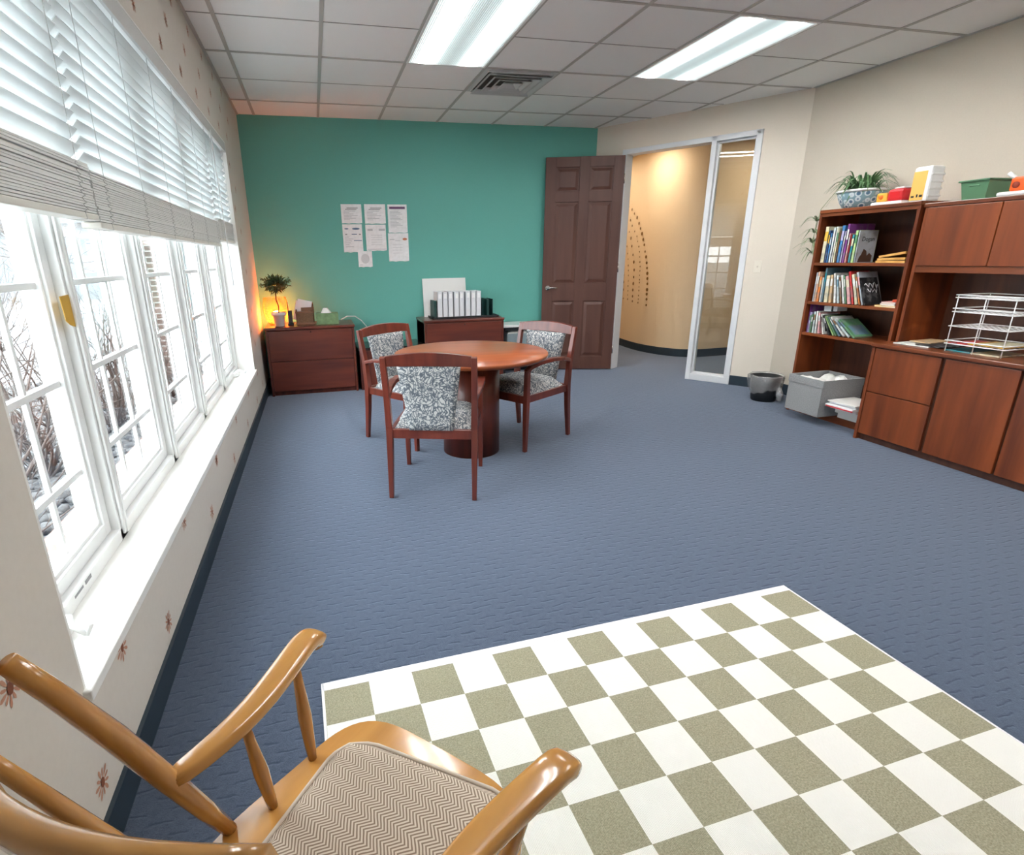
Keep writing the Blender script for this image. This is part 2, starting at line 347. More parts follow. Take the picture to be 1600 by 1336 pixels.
dots = [(1.816, 2.05, 0), (2.063, 2.01, 0), (2.278, 1.96, 0), (2.429, 1.9, 0), (2.599, 1.84, 0), (2.725, 1.76, 0), (2.826, 1.69, 0), (2.927, 1.62, 0), (3.023, 1.54, 0), (3.113, 1.47, 0), (3.191, 1.38, 0), (3.273, 1.31, 0), (3.338, 1.23, 0), (3.383, 1.16, 0), (3.427, 1.09, 0), (3.454, 1.02, 0), (3.482, .95, 0), (3.492, .87, 0), (3.498, .81, 0), (3.515, .74, 0), (3.527, .66, 0), (2.527, 1.66, 1), (2.666, 1.59, 1), (2.731, 1.52, 1), (2.815, 1.45, 1), (2.874, 1.38, 1), (2.913, 1.31, 1), (2.945, 1.24, 1), (2.976, 1.18, 1), (2.989, 1.12, 1), (2.992, 1.06, 1), (3.002, 1.0, 1), (3.01, .96, 1), (3.011, .9, 1), (3.023, .85, 1), (3.028, .78, 1), (3.029, .73, 1), (3.028, .68, 1), (2.01, 1.9, 2), (2.227, 1.82, 2), (2.36, 1.74, 2), (2.346, 1.57, 2), (2.428, 1.46, 2), (2.53, 1.34, 2), (2.608, 1.24, 2), (2.662, 1.13, 2), (2.668, 1.03, 2), (2.673, .94, 2), (2.677, .85, 2), (2.688, .76, 2), (2.701, .69, 2), (2.028, 1.76, 3), (2.216, 1.66, 3), (2.067, 1.55, 3), (2.144, 1.46, 3), (2.213, 1.36, 3), (2.268, 1.28, 3), (2.306, 1.19, 3), (2.338, 1.12, 3), (2.364, 1.05, 3), (2.38, .97, 3), (2.384, .9, 3), (2.399, .83, 3), (2.408, .77, 3), (2.42, .71, 3), (1.745, 1.83, 4), (1.931, 1.62, 4), (1.845, 1.37, 4), (2.001, 1.26, 4), (2.046, 1.15, 4), (2.08, 1.05, 4), (2.103, .95, 4), (2.129, .84, 4), (2.16, .71, 4), (1.773, 1.25, 5), (1.813, 1.2, 5), (1.843, 1.13, 5), (1.846, 1.06, 5), (1.863, .99, 5), (1.88, .93, 5), (1.897, .86, 5), (1.891, .78, 5), (1.908, .71, 5), (1.699, 1.48, 5)]
dc = thing('wall_decal', 'arch of small bronze dots stuck on the curved yellow hallway wall', 'wall decal', tuple(cr_(HW, 2.5))); M_dot = mat('gold_dot', (.25, .13, .035), .35, .4); Rz = {0: .021, 1: .012, 2: .021, 3: .013, 4: .018, 5: .012}
for i, (t, z, li) in enumerate(dots):
    p = cr_(HW, t); q = (cr_(HW, t+.05)-cr_(HW, t-.05)).normalized(); nn = Vector((q.y, -q.x, 0)); R_ = Rz[li]*(.8+.4*((i*37) % 10)/10)
    vs = [p+nn*.006+q*(R_*math.cos(a*PI/6))+Vector((0, 0, z+R_*math.sin(a*PI/6))) for a in range(12)]
    obj('dot', MB().add(vs, [tuple(range(12))]), M_dot, dc)
t = thing('recessed_downlight', 'round recessed downlight in the hallway ceiling beyond the door', 'ceiling light', (4.75, 6.75, HH))
obj('trim_ring', MB().lathe([(.09, -.006), (.10, -.006), (.10, 0), (.09, 0), (.09, -.006)], (4.75, 6.75, HH), 24, cap=False), M_white, t)
obj('bulb', MB().lathe([(.001, -.003), (.085, -.003), (.085, 0), (.001, 0)], (4.75, 6.75, HH), 24), mat('warm_bulb', (1, 1, 1), .5, emit=(1, .89, .74), estr=42), t)
t2 = dup(t, (6.1, 5.7, HH), 0, 'second recessed downlight, over the far right end of the hallway')
t3 = dup(t, (4.55, 7.9, HH), 0, 'third recessed downlight, deep in the hallway past the door')
# light switch
sw = thing('light_switch', 'cream light switch plate on the wall right of the glass sidelight', 'light switch', tuple(Wp(1.865, 0, 1.206)))
obj('plate', MB().box(1.83, 1.90, -.006, 0, 1.15, 1.265, Mw), mat('cream_plastic', (.80, .74, .63), .4), sw, bevel=.003)
obj('toggle', MB().box(1.860, 1.870, -.018, -.005, 1.200, 1.218, Mw), mat('cream_dark', (.62, .55, .45), .4), sw)
# ------------------------------------------------------------------ door leaf
Hp = Vector((4.030, 5.965, 0)); He = Vector((3.20, 6.235, 0)); dd = (He-Hp).normalized(); LD = .862
nd = Vector((-dd.y, dd.x, 0))
if nd.y > 0: nd = -nd     # towards the room
Md = Matrix((dd, nd, Vector((0, 0, 1)))).transposed().to_4x4(); Md.translation = Hp
dr = thing('door_1', '', '', tuple(Hp)); del dr['label']; del dr['category']; dr['kind'] = 'structure'
WM[dr.name] = Matrix.Translation(Hp)
Z0 = .012; ZT = 2.385
slab = MB().box(0, LD, -.034, -.014, Z0, ZT, Md)
st = .115
rows_ = [(Z0, .17), (.83, 1.03), (1.92, 2.03), (2.28, ZT)]
for x0, x1 in ((0, st), (LD/2-.055, LD/2+.055), (LD-st, LD)): slab.box(x0, x1, -.015, 0, Z0, ZT, Md); slab.box(x0, x1, -.045, -.037, Z0, ZT, Md)
for z0, z1 in rows_: slab.box(st, LD/2-.055, -.015, 0, z0, z1, Md); slab.box(LD/2+.055, LD-st, -.015, 0, z0, z1, Md)
obj('slab', slab, M_door, dr, bevel=.002)
pn = [(.17, .83), (1.03, 1.92), (2.03, 2.28)]
for x0, x1 in ((st, LD/2-.055), (LD/2+.055, LD-st)):
    for z0, z1 in pn:
        g_ = .014; h = .045; mb = MB()
        o4 = [(x0+g_, z0+g_), (x1-g_, z0+g_), (x1-g_, z1-g_), (x0+g_, z1-g_)]; i4 = [(x0+h, z0+h), (x1-h, z0+h), (x1-h, z1-h), (x0+h, z1-h)]
        vs = [Md @ Vector((a, -.0142, b_)) for a, b_ in o4]+[Md @ Vector((a, -.003, b_)) for a, b_ in i4]
        mb.add(vs, [(4, 5, 6, 7)]+[(k, (k+1) % 4, 4+(k+1) % 4, 4+k) for k in range(4)])
        obj('raised_panel', mb, M_door, dr)
hd = obj('lever_handle', MB().tube([Md @ Vector((LD-.06, 0, .985)), Md @ Vector((LD-.06, .05, .985))], .011).tube([Md @ Vector((LD-.06, .05, .985)), Md @ Vector((LD-.10, .052, .987)), Md @ Vector((LD-.17, .05, .985))], .009), M_nickel, dr)
obj('rosette', MB().tube([Md @ Vector((LD-.06, -.001, .985)), Md @ Vector((LD-.06, .008, .985))], .028, 20), M_nickel, dr)
for z in (.25, 1.2, 2.15): obj('hinge', MB().tube([Md @ Vector((-.006, -.01, z-.05)), Md @ Vector((-.006, -.01, z+.05))], .007), M_nickel, dr)
# ------------------------------------------------------------------ windows (five casements)
NB = 5; PIT = (WY1-WY0)/NB; ZG0, ZG1 = .50, 2.18
ftr = MB().box(-.155, -.0, WY0, WY0+.006, WZ0, WZ1).box(-.155, 0, WY1-.006, WY1, WZ0, WZ1)
struct('trim_4', MB().box(-.16, .018, WY0-.012, WY1+.012, WZ0-.03, WZ0), M_sill, bevel=.004)
struct('trim_5', MB().box(-.27, 0, WY0, WY0+.008, WZ0, WZ1).box(-.27, 0, WY1-.008, WY1, WZ0, WZ1).box(-.27, 0, WY0, WY1, WZ1-.008, WZ1), M_sill)
mul = MB().box(-.26, -.14, WY0, WY1, WZ0, WZ0+.045).box(-.26, -.14, WY0, WY1, WZ1-.05, WZ1)
for i in range(NB+1):
    y = WY0+PIT*i; a, b_ = (max(WY0, y-.036), min(WY1, y+.036)); mul.box(-.26, -.14, a, b_, WZ0, WZ1)
    if 0 < i < NB: mul.box(-.14, -.13, y-.022, y+.022, WZ0+.02, WZ1); mul.box(-.134, -.125, y-.008, y+.008, WZ0+.02, WZ1)
struct('trim_6', mul, M_white, bevel=.003)
def casement(i):
    y0 = WY0+PIT*i+.038; y1 = WY0+PIT*(i+1)-.038; z0 = WZ0+.047; z1 = WZ1-.052
    wn_ = struct('window_%d' % (i+1), MB(), M_white, local=True); wn_.location = (-.2, (y0+y1)/2, z0); WM[wn_.name] = Matrix.Translation(wn_.location)
    b = MB()
    for (x0, x1, e) in ((-.235, -.165, .045), (-.225, -.175, .058)):
        b.box(x0, x1, y0, y0+e, z0, z1).box(x0, x1, y1-e, y1, z0, z1).box(x0, x1, y0+e, y1-e, z0, z0+e).box(x0, x1, y0+e, y1-e, z1-e, z1)
    obj('sash', b, M_white, wn_, bevel=.003)
    gy0, gy1, gz0, gz1 = y0+.055, y1-.055, z0+.055, z1-.055
    obj('glass_pane', MB().box(-.204, -.200, gy0, gy1, gz0, gz1), M_glass, wn_)
    mu = MB(); cy = (gy0+gy1)/2; wv_ = (gy1-gy0)/3
    for s in (-.5, .5): mu.box(-.207, -.193, cy+s*wv_-.0085, cy+s*wv_+.0085, gz0, gz1)
    z = 1.29
    for z in (.71, 1.00, 1.29, 1.58, 1.87): mu.box(-.212, -.188, gy0, gy1, z-.010, z+.010)
    obj('grille', mu, M_white, wn_, bevel=.002)
    return wn_
wins = [casement(i) for i in range(NB)]
def crank(par, y, s=1):
    b = MB().prism([(-.145, y-.06), (-.115, y-.055), (-.105, y-.02), (-.105, y+.02), (-.115, y+.055), (-.145, y+.06)], WZ0+.002, WZ0+.035)
    h = obj('crank_base', b, M_white, par, bevel=.004)
    obj('crank_handle', MB().tube([(-.12, y, WZ0+.03), (-.105, y-.01, WZ0+.05), (-.085, y-.03*s, WZ0+.055), (-.045, y-.05*s, WZ0+.035)], [.009, .009, .008, .007]).tube([(-.045, y-.05*s, WZ0+.03), (-.035, y-.04*s, WZ0+.055)], [.006, .008]), M_white, h)
crank(wins[0], 1.40); crank(wins[4], 4.86)
obj('sticker', MB().box(-.1402, -.1392, 1.54, 1.60, WZ0+.028, WZ0+.036).box(-.1402, -.1392, 1.615, 1.66, WZ0+.026, WZ0+.038), mat('sticker_grey', (.25, .25, .26), .5), wins[0])
lt = obj('tape_strip', MB().prism([(1.872, 1.267), (1.937, 1.269), (1.945, 1.21), (1.938, 1.172), (1.905, 1.180), (1.880, 1.195)], 0, .0015, Matrix(((0, 0, 1, -.1395), (1, 0, 0, .012), (0, 1, 0, -.01), (0, 0, 0, 1)))), mat('yellow_tape', (.62, .36, .05), .6)); lt.location.x += .0
tag(lt, 'torn strip of yellow masking tape on the first window mullion', 'tape')
# ------------------------------------------------------------------ blinds
def slatmat():
    m = mat('blind_slat', (.82, .84, .84), .4); n, l, b = nodes(m); tr = n.new('ShaderNodeBsdfTranslucent'); tr.inputs[0].default_value = (.85, .88, .88, 1)
    mx = n.new('ShaderNodeMixShader'); mx.inputs[0].default_value = .32; l.new(b.outputs[0], mx.inputs[1]); l.new(tr.outputs[0], mx.inputs[2]); l.new(mx.outputs[0], n['Material Output'].inputs[0]); return m
M_slat = slatmat()
def blind(y0, y1, ztop, zstack, zbot, label, tilt=46):
    xc = -.045; t = thing('window_blind', label, 'blind', (xc, (y0+y1)/2, zbot), 0, 'white slatted blinds over the windows')
    obj('headrail', MB().box(xc-.03, xc+.03, y0, y1, ztop-.055, ztop), M_white, t, bevel=.002)
    b = MB(); z = zstack+.03; a = rad(tilt); n = 0
    while z < ztop-.065:
        dx = .025*math.cos(a); dz = .025*math.sin(a)
        p = [(xc-dx, z-dz), (xc-dx*.0+.002, z+.001), (xc+dx, z+dz)]; th = .003
        vs = []
        for yy in (y0+.004, y1-.004):
            for (x, zz) in p: vs += [(x, yy, zz), (x, yy, zz+th)]
        b.add(vs, [(0, 2, 8, 6), (2, 4, 10, 8), (1, 7, 9, 3), (3, 9, 11, 5), (0, 6, 7, 1), (4, 5, 11, 10), (0, 1, 3, 2), (2, 3, 5, 4), (6, 8, 9, 7), (8, 10, 11, 9)]); z += .0425; n += 1
    obj('slats', b, M_slat, t)
    b = MB(); z = zbot+.02; q = 0; rnd = random.Random(int(y0*10))
    while z < zstack:
        dx = rnd.uniform(-.003, .003); b.box(xc-.025+dx, xc+.025+dx, y0+.004, y1-.004, z, z+.0056); z += .0072; q += 1
    obj('slat_stack', b, mat('blind_stack', (.80, .80, .77), .45), t)
    obj('bottom_rail', MB().box(xc-.028, xc+.028, y0, y1, zbot, zbot+.018), mat('blind_rail', (.80, .77, .70), .4), t, bevel=.003)
    ny = max(2, int((y1-y0)/.42)+1)
    for k in range(ny):
        yy = y0+.10+(y1-y0-.20)*k/(ny-1); pts = [(xc-.029, yy, ztop-.05), (xc-.029, yy, zbot), (xc, yy, zbot-.002), (xc+.029, yy, zbot)]; zz = zbot+.02
        while zz < zstack: pts += [(xc+.028, yy-.006, zz), (xc+.036, yy, zz+.006), (xc+.028, yy+.006, zz+.012)]; zz += .018
        pts += [(xc+.029, yy, ztop-.05)]; obj('ladder_cord', MB().tube(pts, .0011, 4), mat('cord', (.62, .62, .60), .8), t)
    return t
blind(WY0+.012, 1.972, WZ1-.01, 1.625, 1.47, 'wide white slatted blind over the nearest window, its slat stack hanging lowest')
blind(1.980, 4.33, WZ1-.01, 1.61, 1.45, 'long white slatted blind spanning the middle three windows, half raised')
b3 = blind(4.338, WY1-.012, WZ1-.01, 1.635, 1.49, 'short white slatted blind on the far window next to the teal wall')
obj('tilt_wand', MB().tube([(0.0, 4.42, WZ1-.05), (0.012, 4.42, 1.18)], .004, 6), M_white, b3)
struct('trim_7', MB().box(-.013, -.001, WY0+.006, WY1-.006, WZ1-.075, WZ1-.001), mat('valance', (.58, .58, .56), .5))
# ------------------------------------------------------------------ ceiling lights and vent
def lens():
    m = mat('prismatic_lens', (.75, .78, .78), .3, emit=(1, 1, 1), estr=1); n, l, b = nodes(m)
    t_ = n.new('ShaderNodeTexCoord'); s = n.new('ShaderNodeSeparateXYZ'); l.new(t_.outputs['Object'], s.inputs[0])
    ab = n.new('ShaderNodeMath'); ab.operation = 'ABSOLUTE'; l.new(s.outputs[0], ab.inputs[0])
    r = ramp(n, [(0, (.004, .005, .005)), (.06, (.007, .009, .009)), (.085, (.016, .018, .018)), (.105, (.07, .07, .07)), (.13, (1, 1, 1)), (.185, (1, 1, 1)), (.215, (.06, .06, .06)), (.24, (.015, .017, .017)), (.29, (.006, .007, .007))]); l.new(ab.outputs[0], r.inputs[0])
    M = mathf(n, l); st_ = M('MULTIPLY_ADD', M('SINE', M('MULTIPLY', s.outputs[0], 6.283/.0128)), .48, .62)
    l.new(r.outputs[0], b.inputs['Emission Color']); l.new(M('MULTIPLY', st_, 21), b.inputs['Emission Strength']); return m
M_lens = lens()
def fixture(x0, y0, label):
    x1 = x0+T; y1 = y0+2*T; z = HC-.007; c = ((x0+x1)/2, (y0+y1)/2, HC)
    t = thing('ceiling_light', label, 'ceiling light', c, 0, 'recessed fluorescent troffers')
    obj('frame', MB().box(x0+.006, x1-.006, y0+.006, y0+.022, z-.003, HC).box(x0+.006, x1-.006, y1-.022, y1-.006, z-.003, HC).box(x0+.006, x0+.022, y0+.02, y1-.02, z-.003, HC).box(x1-.022, x1-.006, y0+.02, y1-.02, z-.003, HC), M_white, t)
    b = MB(); n = 46; vs = []; 
    for i in range(2*n+1):
        x = x0+.022+(x1-x0-.044)*i/(2*n); zz = z+(.0 if i % 2 else .004)
        vs += [(x, y0+.02, zz), (x, y1-.02, zz)]
    b.add(vs, [(2*i, 2*i+2, 2*i+3, 2*i+1) for i in range(2*n)]); obj('diffuser', b, M_lens, t); return t
X1 = G0+2*T; Y2 = YB-R0-4*T
l1 = fixture(X1, Y2, 'larger looking fluorescent ceiling light nearest the vent and window, with ribbed diffuser')
dup(l1, (G0+5.5*T, Y2+T, HC), 0, 'fluorescent ceiling light on the right, nearest the tan wall above the bookcase')
dup(l1, (X1+.5*T, Y2-3*T, HC), 0, 'added out-of-view fluorescent ceiling light over the checkered rug, behind the one by the vent')  # extra troffer above the frame, added as a light source for the rug end
dup(l1, (G0+5.5*T, Y2-3*T, HC), 0, 'added out-of-view fluorescent ceiling light over the long hutch cabinets, nearest the tan wall at the front')  # second added troffer, out of view, only there to light the front
vx0, vy0 = G0+3*T, YB-R0-2*T; vc = (vx0+T/2, vy0+T/2)
vt = thing('ceiling_vent', 'square grey louvred air vent in the ceiling beside the ceiling light', 'air vent', (vc[0], vc[1], HC))
def ring(mb, h0, h1, z0, z1):
    q = [(-1, -1), (1, -1), (1, 1), (-1, 1)]
    vs = [(vc[0]+a*h0, vc[1]+b_*h0, z0) for a, b_ in q]+[(vc[0]+a*h1, vc[1]+b_*h1, z1) for a, b_ in q]+[(vc[0]+a*h0, vc[1]+b_*h0, z0+.004) for a, b_ in q]+[(vc[0]+a*h1, vc[1]+b_*h1, z1+.004) for a, b_ in q]
    mb.add(vs, [(k, (k+1) % 4, 4+(k+1) % 4, 4+k) for k in range(4)]+[(8+k, 8+(k+1) % 4, 12+(k+1) % 4, 12+k) for k in range(4)]); return mb
M_vent = mat('vent_grey', (.62, .63, .62), .45)
obj('backing', MB().box(vc[0]-.29, vc[0]+.29, vc[1]-.29, vc[1]+.29, HC-.0035, HC-.0005), mat('vent_dark', (.10, .105, .105), .8), vt)
obj('frame', ring(ring(MB(), .295, .265, HC-.008, HC-.008), .265, .262, HC-.02, HC-.006), M_vent, vt)
lv = MB()
for h in (.262, .20, .14, .08): ring(lv, h, h-.040, HC-.034, HC-.010); ring(lv, h+.003, h-.006, HC-.036, HC-.036)
obj('louvres', lv, M_vent, vt)
# ------------------------------------------------------------------ rug
rg = thing('area_rug', 'large flat rug with cream and sage green checkered squares on the blue carpet', 'rug', (.506, 1.494, 0), rad(1.976))
RW = 13*.1451; RH = 18*.1451
obj('checked_field', MB().box(-.002, RW, -RH, 0, .001, .009), M_rug, rg, local=True)
M_bind = noisy('rug_binding', (.76, .73, .76), (.84, .82, .82), 200, .9, bump=.2)
obj('binding', MB().box(-.006, RW+.004, 0, .036, .001, .0095).box(-.009, 0, -RH, .036, .001, .0095).box(RW, RW+.009, -RH, .036, .001, .0095).box(-.006, RW, -RH-.03, -RH, .001, .0095), M_bind, rg, local=True, bevel=.002)
# ------------------------------------------------------------------ round table
TC = (1.605, 3.645)
tb = thing('round_table', 'round reddish wooden table on a drum pedestal between the upholstered chairs', 'table', (*TC, 0))
obj('tabletop', MB().lathe([(.40, .682), (.515, .686), (.532, .700), (.535, .712), (.530, .720), (.001, .7205)], (*TC, 0), 72), M_tabtop, tb)
obj('pedestal', MB().lathe([(.203, 0), (.203, .682)], (*TC, 0), 48), M_cherry, tb)
# ------------------------------------------------------------------ armchairs
def armchair(label, loc, rz):
    t = thing('armchair', label, 'chair', loc, rz, 'upholstered armchairs around the round table')
    for s in (-1, 1):
        obj('leg', MB().sweep([(s*.245, .255, 0), (s*.245, .25, .36), (s*.245, .245, .605)], [.026, .036, .032], [.028, .038, .034], (0, 1, 0)), M_chairw, t, local=True, bevel=.003)
        obj('leg', MB().sweep([(s*.245, -.29, 0), (s*.245, -.262, .25), (s*.245, -.25, .42), (s*.248, -.262, .60), (s*.25, -.31, .84)], [.026, .034, .038, .034, .032], [.030, .038, .042, .038, .028], (0, 1, 0)), M_chairw, t, local=True, bevel=.003)
        pts = [(s*.247, -.262, .60), (s*.262, -.15, .628), (s*.268, 0, .640), (s*.262, .13, .635), (s*.250, .22, .612), (s*.246, .262, .585)]
        obj('armrest', MB().sweep(pts, [.034, .042, .046, .044, .040, .034], .026), M_chairw, t, local=True, bevel=.004)
    obj('seat_frame', MB().box(-.235, .235, .235, .262, .355, .41).box(-.235, .235, -.262, -.235, .36, .415).box(-.25, -.225, -.25, .25, .36, .41).box(.225, .25, -.25, .25, .36, .41), M_chairw, t, local=True, bevel=.002)
    n = 12; top = MB(); vs = []
    for i in range(n+1):
        u = -1+2*i/n; x = u*.236; zt = .845+.022*(1-u*u)+.0; zb = .785+.006*(1-u*u); y = -.305-.012*(1-u*u); yb = -.293-.012*(1-u*u)
        vs += [(x, y-.012, zt), (x, y+.012, zt), (x, yb+.012, zb), (x, yb-.012, zb)]
    top.add(vs, [(4*i+k, 4*i+(k+1) % 4, 4*i+4+(k+1) % 4, 4*i+4+k) for i in range(n) for k in range(4)]+[(0, 1, 2, 3), (4*n, 4*n+1, 4*n+2, 4*n+3)])
    obj('top_rail', top, M_chairw, t, local=True, bevel=.003)
    # tapering padded back
    b = MB(); ny, nx = 10, 8; F1 = []; 
    for side in (0, 1):
        for j in range(ny+1):
            v = j/ny; z = .415+.375*v; hw = .125+.05*v; yc = -.262-.035*v*v+.004
            for i in range(nx+1):
                u = -1+2*i/nx; e = (1-abs(u)**6)*(1-abs(2*v-1)**8); d = .016+.014*e*(1 if side else .45)
                F1.append((u*hw, yc+(d if side else -d), z))
    nn_ = (nx+1)*(ny+1); fs = []
    for j in range(ny):
        for i in range(nx):
            a = j*(nx+1)+i; fs += [(a, a+1, a+nx+2, a+nx+1), (nn_+a, nn_+a+nx+1, nn_+a+nx+2, nn_+a+1)]
    bd = [i for i in range(nx+1)]+[j*(nx+1)+nx for j in range(1, ny+1)]+[ny*(nx+1)+i for i in range(nx-1, -1, -1)]+[j*(nx+1) for j in range(ny-1, 0, -1)]
    for a, c in zip(bd, bd[1:]+bd[:1]): fs.append((a, nn_+a, nn_+c, c))
    b.add(F1, fs, True); obj('backrest', b, M_leaf, t, local=True)
    # seat cushion
    b = MB(); N = 12; vs = []
    for j in range(N+1):
        for i in range(N+1):
            u = -1+2*i/N; v = -1+2*j/N; e = (1-abs(u)**5)*(1-abs(v)**5)
            vs.append((u*(.236 if v > -.2 else .225), v*.235+.005, .405+.062*min(1, e*1.6)+.012*e))
    b.add(vs, [(j*(N+1)+i, j*(N+1)+i+1, (j+1)*(N+1)+i+1, (j+1)*(N+1)+i) for j in range(N) for i in range(N)], True)
    b.box(-.222, .222, -.22, .23, .38, .408); obj('seat', b, M_leaf, t, local=True)
    return t
ch = armchair('armchair nearest the camera, its tapered patterned back turned to us', (1.255, 3.146, 0), rad(-20.2))
dup(ch, (2.052, 3.818, 0), rad(120.9), 'armchair on the right of the round table, in front of the brown door')
dup(ch, (1.265, 4.07, 0), rad(-144.4), 'armchair on the far left of the round table, in front of the cabinets')
# ------------------------------------------------------------------ cabinets on the teal wall
def lateral(x0, x1, yf, label, lab2=None):
    t = thing('lateral_file_cabinet', label, 'cabinet', ((x0+x1)/2, (yf+YB)/2-.01, 0)); yb = YB-.015; zt = .705
    obj('body', MB().box(x0+.008, x1-.008, yf+.022, yb, .04, zt-.03).box(x0+.008, x0+.03, yf+.003, yb, 0, zt-.03).box(x1-.03, x1-.008, yf+.003, yb, 0, zt-.03).box(x0+.03, x1-.03, yf+.04, yf+.06, 0, .05), M_cherry, t, bevel=.002)
    obj('top', MB().box(x0, x1, yf-.005, yb, zt-.028, zt), M_cherryx, t, bevel=.006)
    for z0, z1 in ((.05, .355), (.360, .670)):
        d = obj('drawer', MB().box(x0+.033, x1-.033, yf+.002, yf+.021, z0, z1), M_cherryx, t, bevel=.003)
        if z1 > .6: obj('lock', MB().tube([((x0+x1)/2, yf+.003, z1-.02), ((x0+x1)/2, yf-.001, z1-.02)], .008, 12), mat('lock_dark', (.05, .02, .015), .4), d)
    return t
lateral(.055, .955, 5.80, 'two-drawer cherry file cabinet in the corner under the topiary and wicker lamp')
lateral(1.690, 2.605, 5.835, 'cherry file cabinet behind the round table carrying the white magazine files')
t = thing('low_cabinet', 'lower dark-topped cherry cabinet standing between the two taller file cabinets', 'cabinet', (1.32, 6.05, 0))
obj('body', MB().box(.985, 1.675, 5.82, YB-.015, 0, .43), M_cherry, t, bevel=.002); obj('top', MB().box(.975, 1.683, 5.805, YB-.015, .43, .452), mat('dark_gloss', (.03, .022, .02), .12), t, bevel=.003)
for a, b_ in ((1.0, 1.327), (1.333, 1.66)): obj('cabinet_door', MB().box(a, b_, 5.808, 5.822, .03, .42), M_cherry, t, bevel=.002)
# stand with a white top right of the second cabinet
t = thing('open_stand', 'low black stand with a white top right of the magazine file cabinet', 'stand', (2.86, 6.1, 0))
obj('top', MB().box(2.63, 3.12, 5.95, YB-.02, .575, .60), M_white, t, bevel=.003)
obj('frame', MB().box(2.64, 2.665, 5.96, 5.985, 0, .575).box(3.085, 3.11, 5.96, 5.985, 0, .575).box(2.64, 2.665, 6.26, 6.285, 0, .575).box(3.085, 3.11, 6.26, 6.285, 0, .575).box(2.64, 3.11, 5.96, 5.975, .535, .575).box(2.64, 3.11, 5.96, 6.28, .2, .22), M_black, t, bevel=.002)
t = thing('paper_crate', 'clear grey plastic crate of papers on the shelf of the white-topped stand', 'crate', (2.87, 6.1, .22))
obj('crate', MB().box(2.68, 3.06, 5.975, 5.985, .222, .50).box(2.68, 2.69, 5.975, 6.24, .222, .50).box(3.05, 3.06, 5.975, 6.24, .222, .50).box(2.68, 3.06, 6.23, 6.24, .222, .50).box(2.68, 3.06, 5.975, 6.24, .222, .23), mat('crate_grey', (.25, .32, .34), .35), t, bevel=.002)
obj('papers', MB().box(2.70, 3.03, 5.99, 6.22, .232, .515).box(2.72, 3.0, 6.0, 6.1, .232, .525), mat('paper_white', (.80, .79, .75), .8), t)
# items on the corner cabinet
ZC = .705; M_paperw = mat('paper_white')
t = thing('topiary_plant', 'small bushy green topiary in a white pot in front of the glowing wicker lamp', 'plant', (.205, 5.95, ZC))
obj('pot', MB().lathe([(.045, 0), (.050, .005), (.058, .105), (.070, .108), (.074, .118), (.072, .14), (.062, .14), (.058, .118), (.001, .118)], (.205, 5.95, ZC), 28), mat('pot_white', (.80, .78, .74), .4), t)
obj('stem', MB().tube([(.205, 5.95, ZC+.118), (.212, 5.95, ZC+.2), (.196, 5.95, ZC+.27), (.200, 5.95, ZC+.37)], .006, 7), mat('stem_brown', (.09, .045, .02), .8), t)
def leafcloud(c, R, n, L_, w_, seed, squash=.8, droop=0):
    b = MB(); rnd = random.Random(seed)
    for i in range(n):
        d = Vector((rnd.gauss(0, 1), rnd.gauss(0, 1), rnd.gauss(0, 1))).normalized(); r = R*rnd.uniform(.25, 1)
        p = Vector(c)+Vector((d.x*r, d.y*r, d.z*r*squash)); q = (d+Vector((rnd.uniform(-.6, .6), rnd.uniform(-.6, .6), rnd.uniform(-.5, .7)-droop))).normalized()
        s = q.cross(Vector((rnd.uniform(-1, 1), rnd.uniform(-1, 1), rnd.uniform(-1, 1)))).normalized(); l = L_*rnd.uniform(.6, 1.3)
        b.add([p, p+q*l*.4+s*w_, p+q*l, p+q*l*.4-s*w_], [(0, 1, 2, 3)])
    return b
M_leafd = noisy('leaf_dark', (.025, .07, .035), (.07, .16, .07), 30, .6)
fb = leafcloud((.205, 5.95, 1.125), .10, 900, .038, .006, 3, .8); rnd = random.Random(5)
for i in range(24):
    a = rnd.uniform(0, 6.28); p0 = Vector((.205, 5.95, 1.12)); e = rnd.uniform(-.25, .5); d = Vector((math.cos(a), math.sin(a), e))*.155
    fb.tube([p0, p0+d*.6, p0+d], .0018, 4)
    for k in range(7):
        q = p0+d*(.55+.07*k); s = Vector((rnd.uniform(-1, 1), rnd.uniform(-1, 1), rnd.uniform(-1, 1))).normalized()*.022
        fb.add([q, q+s*.5+d*.05, q+s, q+s*.5-d*.03], [(0, 1, 2, 3)])
obj('foliage', fb, M_leafd, t)
# wicker lamp: woven shade open at the top around a bulb
LC = (.17, 6.13)
t = thing('wicker_lamp', 'glowing orange wicker basket lamp behind the topiary on the corner cabinet', 'lamp', (*LC, ZC))
b = MB()
prof = [(.075, .01), (.105, .05), (.122, .11), (.126, .17), (.12, .23), (.108, .28)]
for r_, z in [(prof[0][0]+(0)*0, .012)]+[(.075+.051*math.sin(min(1, k/14)*PI/2)-(.018*max(0, k-15)/9), .012+k*.0115) for k in range(24)]:
    pts = [(LC[0]+(r_+.003*math.cos(12*a))*math.cos(a), LC[1]+(r_+.003*math.cos(12*a))*math.sin(a), ZC+z+.001*math.sin(12*a)) for a in [2*PI*q/48 for q in range(49)]]
    b.tube(pts, .0026, 4, cap=False)
for q in range(22):
    a = 2*PI*q/22; b.tube([(LC[0]+r_*math.cos(a), LC[1]+r_*math.sin(a), ZC+z) for r_, z in prof], .0022, 4)
obj('wicker_shade', b, mat('wicker', (.62, .33, .09), .6), t)
obj('bulb', MB().lathe([(.001, 0), (.013, .003), (.014, .02), (.028, .045), (.032, .065), (.024, .088), (.001, .098)], (*LC, ZC+.045), 20), mat('orange_bulb', (1, .6, .2), .5, emit=(1, .22, .04), estr=130), t)
